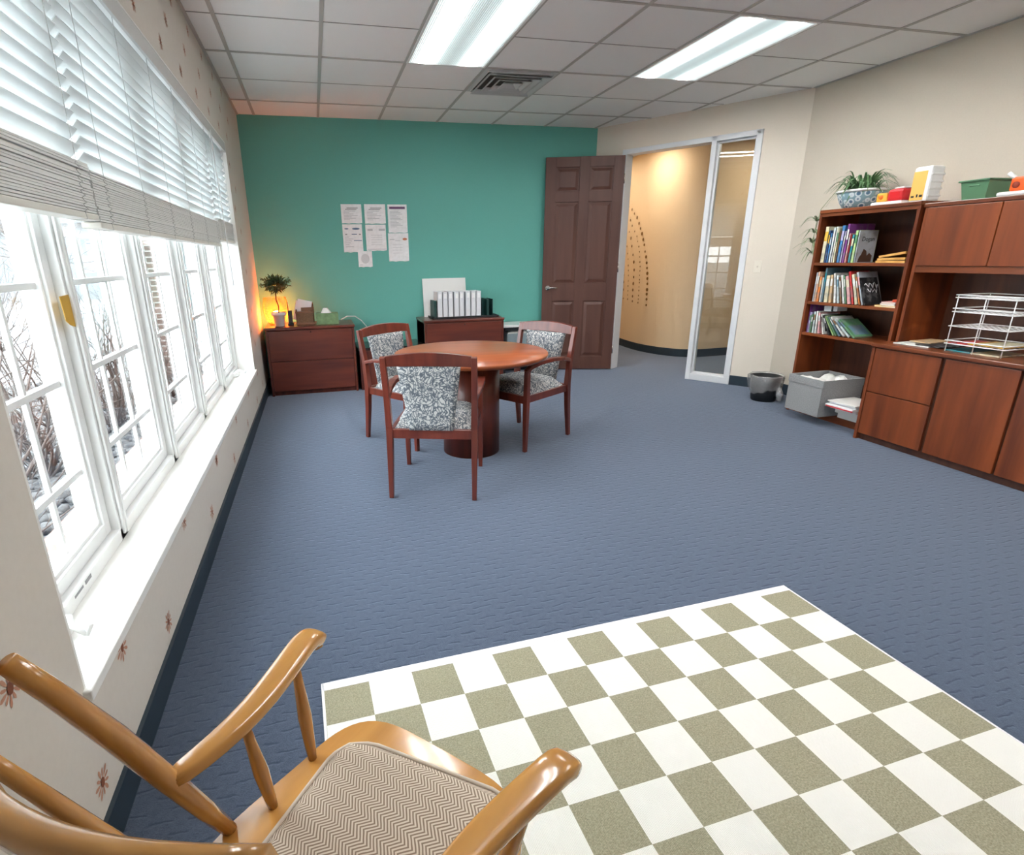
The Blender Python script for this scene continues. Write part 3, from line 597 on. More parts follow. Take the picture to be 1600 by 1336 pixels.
obj('base', MB().lathe([(.001, 0), (.075, 0), (.078, .012), (.03, .018), (.02, .045), (.001, .046)], (*LC, ZC), 24), mat('wicker'), t)
# cordless phone
t = thing('cordless_phone', 'small black cordless phone standing in its charger on the corner cabinet', 'phone', (.315, 5.98, ZC))
obj('charger', MB().prism([(.285, 5.94), (.345, 5.94), (.345, 6.03), (.285, 6.03)], ZC, ZC+.025), M_black, t, bevel=.006)
obj('handset', MB().prism([(.293, 5.965), (.337, 5.965), (.337, 5.99), (.293, 5.99)], ZC+.02, ZC+.15).tube([(.298, 5.985, ZC+.14), (.298, 5.985, ZC+.235)], .005, 6), mat('phone_dark', (.03, .032, .035), .35), t, bevel=.004)
# wooden letter basket with papers
t = thing('letter_basket', 'brown wicker and wood letter basket between the phone and green tissue box', 'basket', (.465, 5.97, ZC))
M_bask = noisy('basket_brown', (.10, .05, .025), (.26, .14, .07), 120, .7, (1, 1, 3), .5)
obj('basket', MB().box(.375, .555, 5.90, 5.912, ZC+.02, ZC+.135).box(.375, .387, 5.90, 6.05, ZC+.02, ZC+.16).box(.543, .555, 5.90, 6.05, ZC+.02, ZC+.20).box(.375, .555, 6.04, 6.05, ZC+.02, ZC+.22).box(.375, .555, 5.9, 6.05, ZC, ZC+.02), M_bask, t, bevel=.003)
obj('rim', MB().box(.37, .56, 5.893, 5.905, ZC+.125, ZC+.143).box(.37, .56, 5.893, 5.905, ZC+.012, ZC+.030).box(.43, .56, 5.93, 5.94, ZC+.143, ZC+.18), mat('basket_rim', (.22, .10, .05), .5), t, bevel=.003)
Mt = Matrix.Translation((.44, 5.98, ZC+.15)) @ Matrix.Rotation(rad(14), 4, 'Y')
pp = obj('letter_papers', MB().box(-.06, .085, -.004, .004, -.11, .105, Mt).box(-.075, .06, .012, .016, -.11, .085, Mt), mat('paper_pinkwhite', (.82, .74, .72), .8))
tag(pp, 'white sheets of paper standing tilted in the brown letter basket', 'paper')
t = thing('tissue_box', 'green tissue box with a white tissue at the right end of the corner cabinet', 'tissue box', (.69, 5.98, ZC))
obj('box', MB().box(.575, .80, 5.90, 6.03, ZC, ZC+.115), noisy('tissue_green', (.12, .20, .09), (.20, .32, .15), 25, .6), t, bevel=.006)
b = MB(); rnd = random.Random(9); ring1 = []
vs = [(.68+.055*math.cos(a)*1.0, 5.965+.03*math.sin(a), ZC+.115) for a in [k*PI/6 for k in range(12)]]+[(.675+.018*math.cos(k*PI/6)*(1+.4*(k % 2)), 5.965+.012*math.sin(k*PI/6), ZC+.155+.012*((k*5) % 3)/2) for k in range(12)]
b.add(vs, [(k, (k+1) % 12, 12+(k+1) % 12, 12+k) for k in range(12)]+[tuple(range(12, 24))], True); obj('tissue', b, mat('tissue_white', (.88, .88, .86), .9), t)
cb = obj('power_cable', MB().tube([(.83, 6.05, ZC+.03), (.90, 6.12, ZC+.055), (.99, 6.2, ZC+.045), (1.06, 6.25, ZC-.01), (1.13, 6.28, ZC-.10), (1.18, 6.29, ZC-.2), (1.2, 6.29, .46)], .006, 6), mat('cable_white', (.75, .78, .76), .5))
tag(cb, 'white cable looping from behind the tissue box down over the cabinet edge', 'cable')
# items on the second cabinet
bd_ = obj('foam_board', MB().box(0, .505, 0, .012, 0, .425, Matrix.Translation((1.775, 6.225, ZC+.001)) @ Matrix.Rotation(rad(-9.5), 4, 'X')), mat('board_white', (.80, .80, .78), .6))
tag(bd_, 'plain white board leaning on the teal wall behind the magazine files', 'board')
t = thing('desk_file_rack', 'black wire file rack holding the white magazine files on the cherry cabinet', 'file rack', (2.16, 6.06, ZC))
M_mesh = mat('mesh_black', (.012, .05, .045), .4)
obj('tray', MB().box(1.82, 2.56, 5.94, 6.18, ZC+.004, ZC+.012).box(1.81, 2.57, 5.93, 5.94, ZC, ZC+.022).box(1.81, 1.82, 5.93, 6.19, ZC, ZC+.022).box(2.56, 2.57, 5.93, 6.19, ZC, ZC+.022), M_black, t, bevel=.002)
for x in (1.835, 2.385, 2.435, 2.50): obj('divider', MB().box(x, x+(.025 if x in (1.835, 2.435) else .006), 5.95, 6.17, ZC+.012, ZC+.195, Matrix.Translation((x, 0, 0)) @ Matrix.Rotation(rad(-3 if x > 2 else 0), 4, 'Z') @ Matrix.Translation((-x, 0, 0)) if False else None), M_mesh, t, bevel=.002)
obj('mesh_panel', MB().box(2.41, 2.54, 6.165, 6.17, ZC+.012, ZC+.19), mat('mesh_green', (.04, .16, .14), .4), t)
M_file = mat('file_grey', (.72, .73, .75), .45); M_tab = mat('file_label', (.88, .88, .87), .5)
mgs = [1.872, 1.932, 1.992, 2.060, 2.118, 2.190, 2.252, 2.312]; first = None
od = ['first', 'second', 'third', 'fourth', 'fifth', 'sixth', 'seventh', 'eighth', 'ninth', 'tenth', 'eleventh', 'twelfth', 'thirteenth', 'fourteenth', 'fifteenth', 'sixteenth']
for i, x in enumerate(mgs):
    lab = 'white magazine file in the black rack, %s from the left' % od[i]
    if first is None:
        first = thing('magazine_file', lab, 'magazine file', (x, 5.95, ZC+.012), 0, 'white magazine files in the rack')
        obj('file_body', MB().box(0, .006, 0, .20, 0, .275).box(.050, .056, 0, .20, 0, .275).box(0, .056, .0, .006, 0, .275).box(0, .056, .19, .2, 0, .275).box(.006, .050, .01, .19, .02, .27), M_file, first, local=True, bevel=.002)
        obj('label_tab', MB().box(.014, .042, -.003, 0, .205, .255), M_tab, first, local=True)
    else: dup(first, (x, 5.95, ZC+.012), 0, lab)
# papers on the teal wall
M_sheet = noisy('sheet', (.82, .82, .82), (.92, .92, .93), 30, .35, bump=.6)
M_txt = mat('print_grey', (.33, .33, .34), .7); M_txt2 = mat('print_light', (.55, .56, .58), .7)
def Yp(u, v):   # pixel in the photograph -> point on the teal wall (author-time measurement kept as a formula)
    d = r2*((u-PX)/F_)+u2*(-(v-PY)/F_)+fw; k_ = (YB-.004)/d.y; return (.5986+d.x*k_, 1.3461+d.z*k_)
sheets = [((532, 319), (566, 349), 'white text notice at the top left of the wall papers', 'text'), ((568.5, 319), (603, 349.5), 'white text notice at the top centre of the wall papers', 'text2'), ((605, 319.5), (637, 363.5), 'white notice with a purple header bar at the top right of the wall papers', 'purple'),
          ((534.5, 350.5), (568, 394), 'white notice with blue logos below the top left paper', 'blue'), ((570.5, 351), (604.5, 391.5), 'blank looking white sleeve with faint form in the middle of the wall papers', 'form'), ((606, 364.5), (639.5, 408), 'white notice with a small orange mark, lowest on the right of the wall papers', 'orange'), ((559, 392.5), (582.5, 417), 'small square white paper hanging lowest under the other wall papers', 'small')]
for (a, b_, lab, kind) in sheets:
    x0, z1 = Yp(*a); x1, z0 = Yp(*b_); w_ = x1-x0; h_ = z1-z0
    t = thing('wall_notice', lab, 'wall paper notice', ((x0+x1)/2, YB, z0), 0, 'papers taped to the teal wall')
    n = 6; vs = []
    for j in range(n+1):
        for i in range(n+1): vs.append((x0+w_*i/n, YB-.003-.004*abs(math.sin(i*2.1+j*1.7+x0*9)), z0+h_*j/n+(.003*math.sin(i*2.3) if j == 0 else 0)))
    m_ = MB().add(vs, [(j*(n+1)+i, j*(n+1)+i+1, (j+1)*(n+1)+i+1, (j+1)*(n+1)+i) for j in range(n) for i in range(n)], True); obj('sleeve', m_, M_sheet, t)
    p = MB(); p2 = MB(); yk = YB-.0085
    def ln(mb, fx0, fx1, fz, th=.006): mb.box(x0+w_*fx0, x0+w_*fx1, yk-.0006, yk, z0+h_*fz-th/2, z0+h_*fz+th/2)
    if kind in ('text', 'text2'):
        ln(p, .28, .82, .80, .008); ln(p, .2, .75, .73, .007)
        for q in range(7): ln(p2, .12, .4+.5*((q*7+3) % 5)/5, .64-.075*q, .005)
    elif kind == 'purple':
        for q in range(12): ln(p2, .12, .45+.4*((q*5+1) % 4)/4, .76-.05*q, .005)
        obj('header_bar', MB().box(x0+w_*.09, x0+w_*.90, yk-.001, yk, z0+h_*.84, z0+h_*.92), mat('purple_bar', (.12, .05, .14), .5), t)
    elif kind == 'blue':
        bl = MB()
        for fx, fz, rw, rh in ((.2, .84, .11, .022), (.68, .84, .2, .035)): obj('blue_logo', MB().add([(x0+w_*(fx+rw*math.cos(k*PI/8)), yk-.0008, z0+h_*(fz+rh*math.sin(k*PI/8))) for k in range(16)], [tuple(range(16))]), mat('blue_ink', (.09, .18, .30), .5), t)
        bl = MB()
        bl.box(x0+w_*.45, x0+w_*.72, yk-.001, yk, z0+h_*.63, z0+h_*.66); obj('blue_line', bl, mat('blue_ink'), t); bl = MB().box(x0+w_*.55, x0+w_*.95, yk-.001, yk, z0+h_*.41, z0+h_*.435)
        obj('blue_line', bl, mat('blue_ink'), t)
        for q in range(6): ln(p2, .1, .3+.3*((q*3) % 4)/4, .55-.07*q, .005)
        ln(p, .12, .22, .64, .012); ln(p, .82, .92, .64, .012)
    elif kind == 'form':
        ln(p2, .1, .35, .8, .022); ln(p2, .65, .95, .8, .022)
        for q in range(5): ln(p2, .25, .8, .6-.09*q, .003)
        ln(p2, .05, .98, .06, .006)
    elif kind == 'orange':
        obj('orange_mark', MB().add([(x0+w_*(.82+.11*math.cos(k*PI/7)), yk-.0008, z0+h_*(.79+.045*math.sin(k*PI/7))) for k in range(14)], [tuple(range(14))]), mat('orange_ink', (.55, .20, .10), .5), t)
        ln(p2, .08, .3, .78, .008); ln(p2, .35, .6, .74, .005)
        for q in range(4): ln(p2, .2, .7, .6-.1*q, .003)
    else:
        p2.add([(x0+w_*(.5+.3*math.cos(k*PI/10)), yk-.0004, z0+h_*(.52+.3*math.sin(k*PI/10))) for k in range(20)], [tuple(range(20))])
        p2.box(x0+w_*.1, x0+w_*.3, yk-.001, yk, z0+h_*.12, z0+h_*.16)
    if kind == 'small': obj('printed_circle', p2, mat('print_faint', (.64, .64, .65), .7), t)
    else:
        if p2.v: obj('small_print', p2, M_txt2, t)
        if p.v: obj('heading', p, M_txt, t)
# ------------------------------------------------------------------ bookcase
BX0, BX1, BY0, BY1 = 4.600, 4.985, 3.075, 3.865
SH = {'top': 1.255, 'mid': .945, 'low': .690, 'bottom': .075}
bc = thing('bookcase', 'tall open cherry bookcase in the corner filled with childrens books', 'bookcase', (4.79, 3.47, 0))
for y in (BY0, BY1-.022): obj('side_panel', MB().box(BX0, BX1, y, y+.022, 0, 1.63), M_hutch, bc, bevel=.002)
obj('top_panel', MB().box(BX0-.006, BX1, BY0, BY1, 1.63, 1.655), M_hutchh, bc, bevel=.003)
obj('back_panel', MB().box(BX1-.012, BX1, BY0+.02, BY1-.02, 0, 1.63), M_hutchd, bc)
for z in SH.values(): obj('shelf', MB().box(BX0+.004, BX1-.012, BY0+.022, BY1-.022, z-.022, z), M_hutchh, bc, bevel=.002)
obj('kick_board', MB().box(BX0+.02, BX0+.035, BY0+.022, BY1-.022, 0, .053), M_hutchh, bc)
obj('top_rail', MB().box(BX0+.002, BX0+.018, BY0+.022, BY1-.022, 1.605, 1.63), M_hutchh, bc)
PAL = dict(cream=(.72, .66, .45), navy=(.03, .07, .20), yellow=(.75, .45, .06), blue=(.06, .22, .50), white=(.78, .78, .74), green=(.12, .30, .15), teal=(.03, .25, .30), lilac=(.45, .40, .62), pink=(.75, .38, .38), purple=(.22, .05, .25), grey=(.42, .46, .50), brown=(.25, .12, .05), peach=(.78, .50, .33), orange=(.70, .22, .05), tan=(.62, .42, .22), red=(.50, .03, .03), black=(.02, .02, .022), lime=(.42, .62, .25), pale=(.60, .70, .70), slate=(.12, .22, .28))
BK = {}
def cover(c):
    nme = 'cover_'+c
    if nme in MATS: return MATS[nme]
    p = PAL[c]; q = tuple(min(1, x*.55+.12) for x in p)
    return noisy(nme, q, p, 22, .4, lo=.38, hi=.5)
M_page = mat('pages', (.78, .74, .62), .9)
def book(shelf, y, th, h, d, c, lean, lab, x=None, z=None, art=None):
    """upright book: spine towards the room; y is its far (left) lower edge, lean>0 tips its top to the left"""
    z = SH[shelf] if z is None else z; x = BX0+.03 if x is None else x
    o = thing('book', lab, 'book', (x, y, z), 0, 'books on the %s shelf of the bookcase' % {'top': 'top', 'mid': 'middle', 'low': 'third'}[shelf])
    base = Matrix.Translation((x, y, z)) @ Matrix.Rotation(-rad(lean), 4, 'X')
    # pivot on the lower left edge when leaning left, on the right edge otherwise
    if lean < 0: base = Matrix.Translation((x, y-th, z)) @ Matrix.Rotation(-rad(lean), 4, 'X') @ Matrix.Translation((0, th, 0))
    c_ = .0025
    if lean > 0: base = Matrix.Translation((x, y, z+math.sin(rad(lean))*th)) @ Matrix.Rotation(-rad(-lean)*-1*-1, 4, 'X') if False else Matrix.Translation((x, y, z+th*math.sin(rad(lean))*0)) @ Matrix.Rotation(rad(lean)*-1, 4, 'X')
    b = MB().box(0, c_, -th, 0, 0, h, base).box(0, d, -th, -th+c_, 0, h, base).box(0, d, -c_, 0, 0, h, base)
    # sink/raise so that the lowest corner touches the shelf
    lo = min(p.z for p in b.v); sh_ = Matrix.Translation((0, 0, z-lo+.0005)); base = sh_ @ base; b.v = [sh_ @ p for p in b.v]
    obj('cover', b, cover(c), o)
    obj('page_block', MB().box(c_, d-.004, -th+c_, -c_, .003, h-.004, base), M_page, o)
    if th > .012: obj('spine_label', MB().box(-.0006, 0, -th+.003, -.003, h*.60, h*.86, base), cover(art or 'white'), o)
    if art: obj('cover_picture', MB().box(d*.12, d*.88, -th-.0007, -th, h*.12, h*.62, base), cover(art), o)
    return o, base
# top shelf, left to right (decreasing y)
y = 3.815
for i, (th, h, c, lean, art, lab) in enumerate([
    (.034, .275, 'cream', 0, 'yellow', 'thick cream picture book standing leftmost on the top shelf'),
    (.016, .245, 'navy', 0, 'yellow', 'navy and yellow thin book second from left on the top shelf'),
    (.016, .225, 'blue', 0, 'pale', 'blue paperback third from left on the top shelf'),
    (.020, .265, 'pale', 0, None, 'pale blue-green book beside the blue paperback on the top shelf'),
    (.014, .27, 'white', 0, None, 'plain white thin book at the centre left of the top shelf'),
    (.016, .262, 'cream', 1, 'green', 'cream and green book before the tall blue ones on the top shelf'),
    (.012, .235, 'brown', 0, None, 'thin brown book tucked beside the blue book on the top shelf'),
    (.026, .275, 'blue', 0, 'lilac', 'tall bright blue book left of the purple one on the top shelf'),
    (.014, .235, 'lilac', 0, None, 'lilac thin paperback against the tall purple book'),
    (.020, .285, 'purple', 0, None, 'tallest dark purple large book in the centre of the top shelf'),
    (.014, .215, 'pink', 0, None, 'pink thin book just right of the tall purple one'),
    (.010, .205, 'red', 0, 'white', 'narrow red book between pink and teal on the top shelf'),
    (.020, .205, 'teal', 0, 'cream', 'teal book with dark picture cover on the top shelf'),
    (.024, .235, 'lime', 0, 'green', 'pale green book next to the grey one on the top shelf')]):
    book('top', y, th, h, .24 if c == 'purple' else .17+.02*(i % 2), c, lean, lab, art=art); y -= th+.003
db, mbs = book('top', y, .012, .232, .17, 'grey', 0, 'grey picture-cover book facing right, last upright book on the top shelf')
Mt = mbs @ Matrix.Translation((.085, -.0135, .17)) @ Matrix.Rotation(PI/2, 4, 'X')
text('cover_title', 'Dogan', .045, Mt, mat('ink_black', (.02, .02, .02), .5), db)
obj('cover_figure', MB().add([mbs @ Vector((a, -.0128, b_)) for a, b_ in ((.02, .004), (.15, .004), (.15, .05), (.12, .07), (.10, .05), (.09, .085), (.06, .10), (.045, .06), (.03, .04))], [tuple(range(9))]), mat('figure_brown', (.10, .05, .03), .6), db)
yl = y-.03
for i, (a, dz, zz) in enumerate(((0, 0, 0), (2, .02, .022), (9, .03, .034))):
    Mm = Matrix.Translation((BX0+.012, 3.325-.01*i, 1.2555+(0, .0165, .0335)[i])) @ Matrix.Rotation(rad(-a), 4, 'X') @ Matrix.Translation((0, -.215+.012*i, 0))
    o = obj('manila_envelope', MB().box(0, .27, 0, .215-.012*i, 0, .015, Mm), noisy('manila', (.62, .31, .07), (.76, .42, .12), 20, .7))
    tag(o, ['bottom manila envelope of the stack lying on the top shelf', 'middle manila envelope of the stack lying on the top shelf', 'topmost tilted manila envelope of the stack on the top shelf'][i], 'envelope', 'manila envelopes on the top shelf')
# middle shelf
y = 3.825
mid = [(.012, .215, 'grey', 0, None, 'thin grey book leftmost on the middle shelf'), (.015, .22, 'peach', 0, None, 'peach paperback second from left on the middle shelf'), (.022, .185, 'orange', 0, 'tan', 'orange patterned book left on the middle shelf'),
       (.012, .18, 'white', 1, None, 'thin white book beside the orange patterned one'), (.014, .25, 'slate', 1, 'teal', 'tall blue-grey large book rising behind its neighbours on the middle shelf'), (.028, .195, 'cream', 3, 'white', 'thick cream book near the centre of the middle shelf'),
       (.020, .20, 'tan', 5, None, 'tan book beside the thick cream one on the middle shelf'), (.018, .215, 'white', 10, 'grey', 'white book with grey print leaning left on the middle shelf'), (.016, .20, 'pale', 12, 'slate', 'pale grey picture book leaning at the centre of the middle shelf'),
       (.013, .19, 'brown', 13, None, 'brown and orange thin book leaning left on the middle shelf'), (.016, .205, 'white', 14, None, 'white leaning book with a plain spine right of the brown one'), (.012, .205, 'green', 14, None, 'dark green thin leaning book on the middle shelf'),
       (.024, .20, 'pink', 15, 'cream', 'pale pink thick leaning book on the middle shelf'), (.016, .235, 'red', 16, 'red', 'red topped leaning book standing above its neighbours'), (.020, .215, 'cream', 17, None, 'cream leaning book right of the red topped one'),
       (.012, .20, 'orange', 18, None, 'narrow orange spined book leaning on the middle shelf'), (.014, .235, 'grey', 19, 'pink', 'large grey magazine with pink figures leaning at the end of the row')]
def row(shelf, y, lst, k_, big=None):
    pl = 0
    for i, (th, h, c, lean, art, lab) in enumerate(lst):
        th *= k_; a2, a1 = rad(lean), rad(pl)
        if i: y -= max(0, h*(math.sin(a2)-math.cos(a2)*math.tan(a1)))+.0015
        o = book(shelf, y, th, h, .24 if c in ('slate', 'purple') and big else .16+.02*(i % 3), c, lean, lab, art=art); y -= th/math.cos(a2); pl = lean
    return y, pl, o
mid = [(a_, b_*1.08, c_, d_*1.1, e_, f_) for a_, b_, c_, d_, e_, f_ in mid]
y, pl, _o = row('mid', y, mid, 1.22, True)
_y, _p, (blk, mbk) = row('mid', y-.003, [(.012, .215, 'black', 24, None, 'black book with white scribbled title leaning at the right of the middle shelf')], 1)
sc = MB(); rnd = random.Random(4); pts = [mbk @ Vector((.03+.012*k, -.0128, .155+.022*math.sin(k*1.9)+.01*math.sin(k*4.1))) for k in range(11)]
sc.tube(pts, .0035, 4).tube([mbk @ Vector((.05+.011*k, -.0128, .11+.018*math.sin(k*2.3+1))) for k in range(9)], .003, 4)
obj('cover_title', sc, mat('ink_white', (.8, .8, .8), .5), blk)
for i, (c, zz, y0, y1, lab) in enumerate((('yellow', 0, 3.11, 3.27, 'yellow edged book lying lowest in the small pile on the middle shelf'), ('white', .0135, 3.12, 3.23, 'white book lying in the middle of the small pile on the middle shelf'), ('pink', .027, 3.115, 3.225, 'pink book lying on top of the small pile on the middle shelf'))):
    o = thing('book', lab, 'book', (BX0+.02, y0, .945+zz), 0, 'flat books piled on the middle shelf')
    obj('cover', MB().box(BX0+.02, BX0+.24, y0, y1, .9455+zz, .948+zz).box(BX0+.02, BX0+.24, y0, y1, .9555+zz, .958+zz).box(BX0+.02, BX0+.24, y0, y0+.002, .9455+zz, .958+zz), cover(c), o)
    obj('page_block', MB().box(BX0+.022, BX0+.236, y0+.002, y1-.003, .948+zz, .9555+zz), M_page, o)
o = obj('eraser_block', MB().box(BX0+.03, BX0+.07, 3.12, 3.15, .9858, 1.003), mat('orange_red', (.75, .10, .04), .5), bevel=.003); tag(o, 'small orange-red block on the pink book of the middle shelf', 'block')
# third shelf
y = 3.83
low = [(.010, .245, 'purple', 0, 'navy', 'tall purple and navy magazine leftmost on the third shelf'), (.018, .165, 'lilac', 0, 'green', 'lilac and green book on the left of the third shelf'), (.016, .15, 'green', 0, None, 'short green book beside the lilac one on the third shelf'),
       (.020, .175, 'pale', 2, 'brown', 'pale blue picture book on the left of the third shelf'), (.018, .18, 'white', 4, None, 'white book right of the pale blue picture book on the third shelf'), (.020, .17, 'pink', 8, 'white', 'pinkish white book leaning on the third shelf'), (.014, .165, 'white', 16, 'black', 'white and black book leaning on the third shelf'),
       (.014, .17, 'black', 30, None, 'black thin book tipped strongly on the third shelf'), (.012, .175, 'lime', 36, None, 'lime green thin book tipped on the third shelf'), (.012, .178, 'green', 38, 'lime', 'green and lime book tipped beside the lime one'), (.014, .185, 'slate', 42, None, 'slate coloured book tipped at the centre of the third shelf'), (.016, .20, 'white', 46, 'brown', 'white book with brown cover picture tipped on the third shelf')]
y, pl, _o = row('low', y, low+[(.018, .19, 'pale', 50, 'slate', 'pale green-grey book sliding low on the third shelf'), (.018, .20, 'green', 53, 'slate', 'dark green picture book lying slanted on top at the right of the third shelf')], 1.0)
book('low', 3.116, .014, .115, .15, 'white', 0, 'small white book upright against the right end of the third shelf')
t = thing('strapped_box', 'white box with a black strap resting on the leaning books of the third shelf', 'box', (4.70, 3.66, .872))
Mm = Matrix.Translation((4.66, 3.60, .880)) @ Matrix.Rotation(rad(-4), 4, 'X')
obj('box', MB().box(0, .10, 0, .12, 0, .042, Mm), mat('box_white', (.72, .73, .74), .5), t, bevel=.002); obj('strap', MB().box(-.002, .102, .035, .052, -.002, .044, Mm), M_black, t)
# grey fabric bin and the paper stack
t = thing('fabric_bin', 'grey fabric storage bin sticking out of the bottom of the bookcase', 'storage bin', (4.60, 3.525, .076))
x0, x1, y0, y1, z0, z1 = 4.40, 4.80, 3.363, 3.69, .0765, .372
M_felt = noisy('felt_grey', (.27, .275, .275), (.35, .355, .355), 150, .95, bump=.3)
b = MB().box(x0, x1, y0, y1, z0, z0+.006).box(x0, x0+.006, y0, y1, z0, z1).box(x1-.006, x1, y0, y1, z0, z1).box(x0, x1, y0, y0+.006, z0, z1).box(x0, x1, y1-.006, y1, z0, z1)
obj('bin_body', b, M_felt, t, bevel=.003)
obj('folded_rim', MB().box(x0-.004, x0, y0-.004, y1+.004, z1-.06, z1+.001).box(x0, x1, y0-.004, y0, z1-.06, z1+.001).box(x0, x1, y1, y1+.004, z1-.06, z1+.001), M_felt, t, bevel=.002)
b = MB(); rnd = random.Random(2); n = 8; vs = [(x0+.02+(x1-x0-.04)*i/n, y0+.02+(y1-y0-.04)*j/n, z1-.055+.03*rnd.random()+.02*math.sin(i*.9)) for j in range(n+1) for i in range(n+1)]
b.add(vs, [(j*(n+1)+i, j*(n+1)+i+1, (j+1)*(n+1)+i+1, (j+1)*(n+1)+i) for j in range(n) for i in range(n)], False)
o = obj('crumpled_papers', b, M_paperw); o['kind'] = 'stuff'; tag(o, 'crumpled white papers filling the grey fabric bin', 'papers')
stk = [('thick ream of white paper lying lowest right of the grey bin', 4.56, .045, 'paper_white', 0), ('second ream of white paper right of the grey bin', 4.53, .04, 'paper_white', 2), ('folder of loose papers on the reams beside the grey bin', 4.48, .018, 'paper_pinkwhite', -3), ('plastic sleeve with a red edge in the stack beside the grey bin', 4.44, .022, 'sheet', 3), ('grey folder on the stack beside the grey bin', 4.47, .014, 'file_grey', -2), ('sheaf of loose white sheets on top of the stack beside the grey bin', 4.46, .012, 'paper_white', 5)]
zz = .0755
for i, (lab, xx, th, mm_, a) in enumerate(stk):
    Mm = Matrix.Translation((xx, 3.115, zz)) @ Matrix.Rotation(rad(a*.4), 4, 'Z')
    o = obj('paper_stack', MB().box(0, .27, 0, .215 if i < 2 else .232, 0, th-.0015, Mm), MATS[mm_], bevel=.002); tag(o, lab, 'papers', 'papers stacked beside the grey bin')
    if i == 3: obj('red_edge', MB().box(-.002, .004, 0, .225, 0, .010, Mm), mat('red_edge', (.60, .05, .06), .5), o)
    zz += th
# ------------------------------------------------------------------ hutch and credenza along the right wall
CY0 = .95; CX = 4.435; CY1 = 3.065
cz = thing('credenza', 'long low cherry credenza with drawers and doors along the right wall', 'cabinet', (4.7, 2.0, 0))
obj('carcass', MB().box(CX+.022, XR-.02, CY0, CY1-.022, .04, .685).box(CX+.05, CX+.07, CY0, CY1-.022, 0, .04), M_hutchd, cz)
obj('end_panel', MB().box(CX, XR-.02, CY1-.022, CY1, 0, .688), M_hutch, cz, bevel=.002)
obj('worktop', MB().box(CX-.012, XR-.016, CY0, CY1+.006, .688, .716), M_hutchh, cz, bevel=.006)
for z0, z1 in ((.05, .362), (.368, .680)): obj('drawer', MB().box(CX+.002, CX+.021, 2.60, CY1-.025, z0, z1), M_hutch, cz, bevel=.003)
for y0, y1 in ((2.175, 2.575), (1.76, 2.160), (1.33, 1.73), (.96, 1.30)): obj('cabinet_door', MB().box(CX+.002, CX+.021, y0, y1, .05, .680), M_hutch, cz, bevel=.003)
obj('kick_board', MB().box(CX+.03, CX+.045, CY0, CY1-.022, 0, .045), M_hutchd, cz)
ht = thing('hutch', 'tall cherry hutch with overhead doors standing on the credenza beside the bookcase', 'cabinet', (4.8, 2.0, .716))
HX = 4.61; HY1 = 3.05
obj('side_panel', MB().box(HX, XR-.02, HY1-.022, HY1, .717, 1.61), M_hutch, ht, bevel=.002)
obj('side_panel', MB().box(HX, XR-.02, CY0, CY0+.022, .717, 1.61), M_hutch, ht, bevel=.002)
obj('top_panel', MB().box(HX-.012, XR-.02, CY0, HY1+.004, 1.61, 1.635), M_hutchh, ht, bevel=.003)
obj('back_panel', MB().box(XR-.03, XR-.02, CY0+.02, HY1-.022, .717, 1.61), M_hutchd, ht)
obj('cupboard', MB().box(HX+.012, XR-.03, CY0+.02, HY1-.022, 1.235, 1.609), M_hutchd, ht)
obj('rail', MB().box(HX+.004, HX+.022, CY0+.022, HY1-.022, 1.195, 1.236), M_hutchh, ht)
for y0, y1 in ((2.603, 3.026), (2.176, 2.597), (1.75, 2.17), (1.33, 1.744), (.975, 1.324)): obj('cabinet_door', MB().box(HX-.008, HX+.011, y0, y1, 1.238, 1.607), M_hutch, ht, bevel=.003)
# wire letter rack
t = thing('wire_letter_rack', 'white wire letter tray rack of several tiers on the credenza', 'letter rack', (4.64, 2.49, .716))
ra = dict(x0=4.52, x1=4.80, y0=2.335, y1=2.665); zc = .716
posts = MB()
for x, y in ((4.525, 2.345), (4.525, 2.50), (4.525, 2.655), (4.79, 2.345), (4.79, 2.655)): posts.tube([(x, y, zc), (x, y, 1.065)], .0032, 6)
obj('posts', posts, M_wirew, t)
for zs in ((.765, .785), (.875,), (.965, .985), (1.052, 1.068)):
    b = MB()
    for z in zs: b.tube([(ra['x0'], ra['y0'], z), (ra['x1'], ra['y0'], z), (ra['x1'], ra['y1'], z), (ra['x0'], ra['y1'], z), (ra['x0'], ra['y0'], z), (ra['x0']+.01, ra['y0'], z)], .0038, 6)
    z = zs[0]
    for k in range(9): yy = ra['y0']+.033*(k+1); b.tube([(ra['x0'], yy, z-.003), (ra['x1'], yy, z-.003)], .0014, 4)
    for k in range(6): xx = ra['x0']+.04*(k+1); b.tube([(xx, ra['y0'], z-.003), (xx, ra['y1'], z-.003)], .0014, 4)
    obj('tray', b, M_wirew, t)
rk = [('red magazine lying in the lowest tray of the wire rack', 'red', 2.50, 2.655, .766), ('yellow magazine lying in the lowest tray of the wire rack', 'yellow', 2.345, 2.54, .7725), ('cream booklet on the yellow magazine in the wire rack', 'cream', 2.35, 2.48, .779)]
for i, (lab, c, y0, y1, z) in enumerate(rk):
    o = obj('magazine', MB().box(4.53, 4.77, y0, y1, z, z+.006), cover(c), bevel=.001); tag(o, lab, 'magazine', 'magazines in the wire rack')
for i, (lab, c, y0, y1, z) in enumerate((('teal folder on the credenza under the wire rack', 'teal', 2.52, 2.66, .717), ('white papers on the credenza under the front of the wire rack', 'cream', 2.36, 2.515, .717))):
    o = obj('folder', MB().box(4.535, 4.775, y0, y1, z, z+.008), cover(c), bevel=.001); tag(o, lab, 'folder')
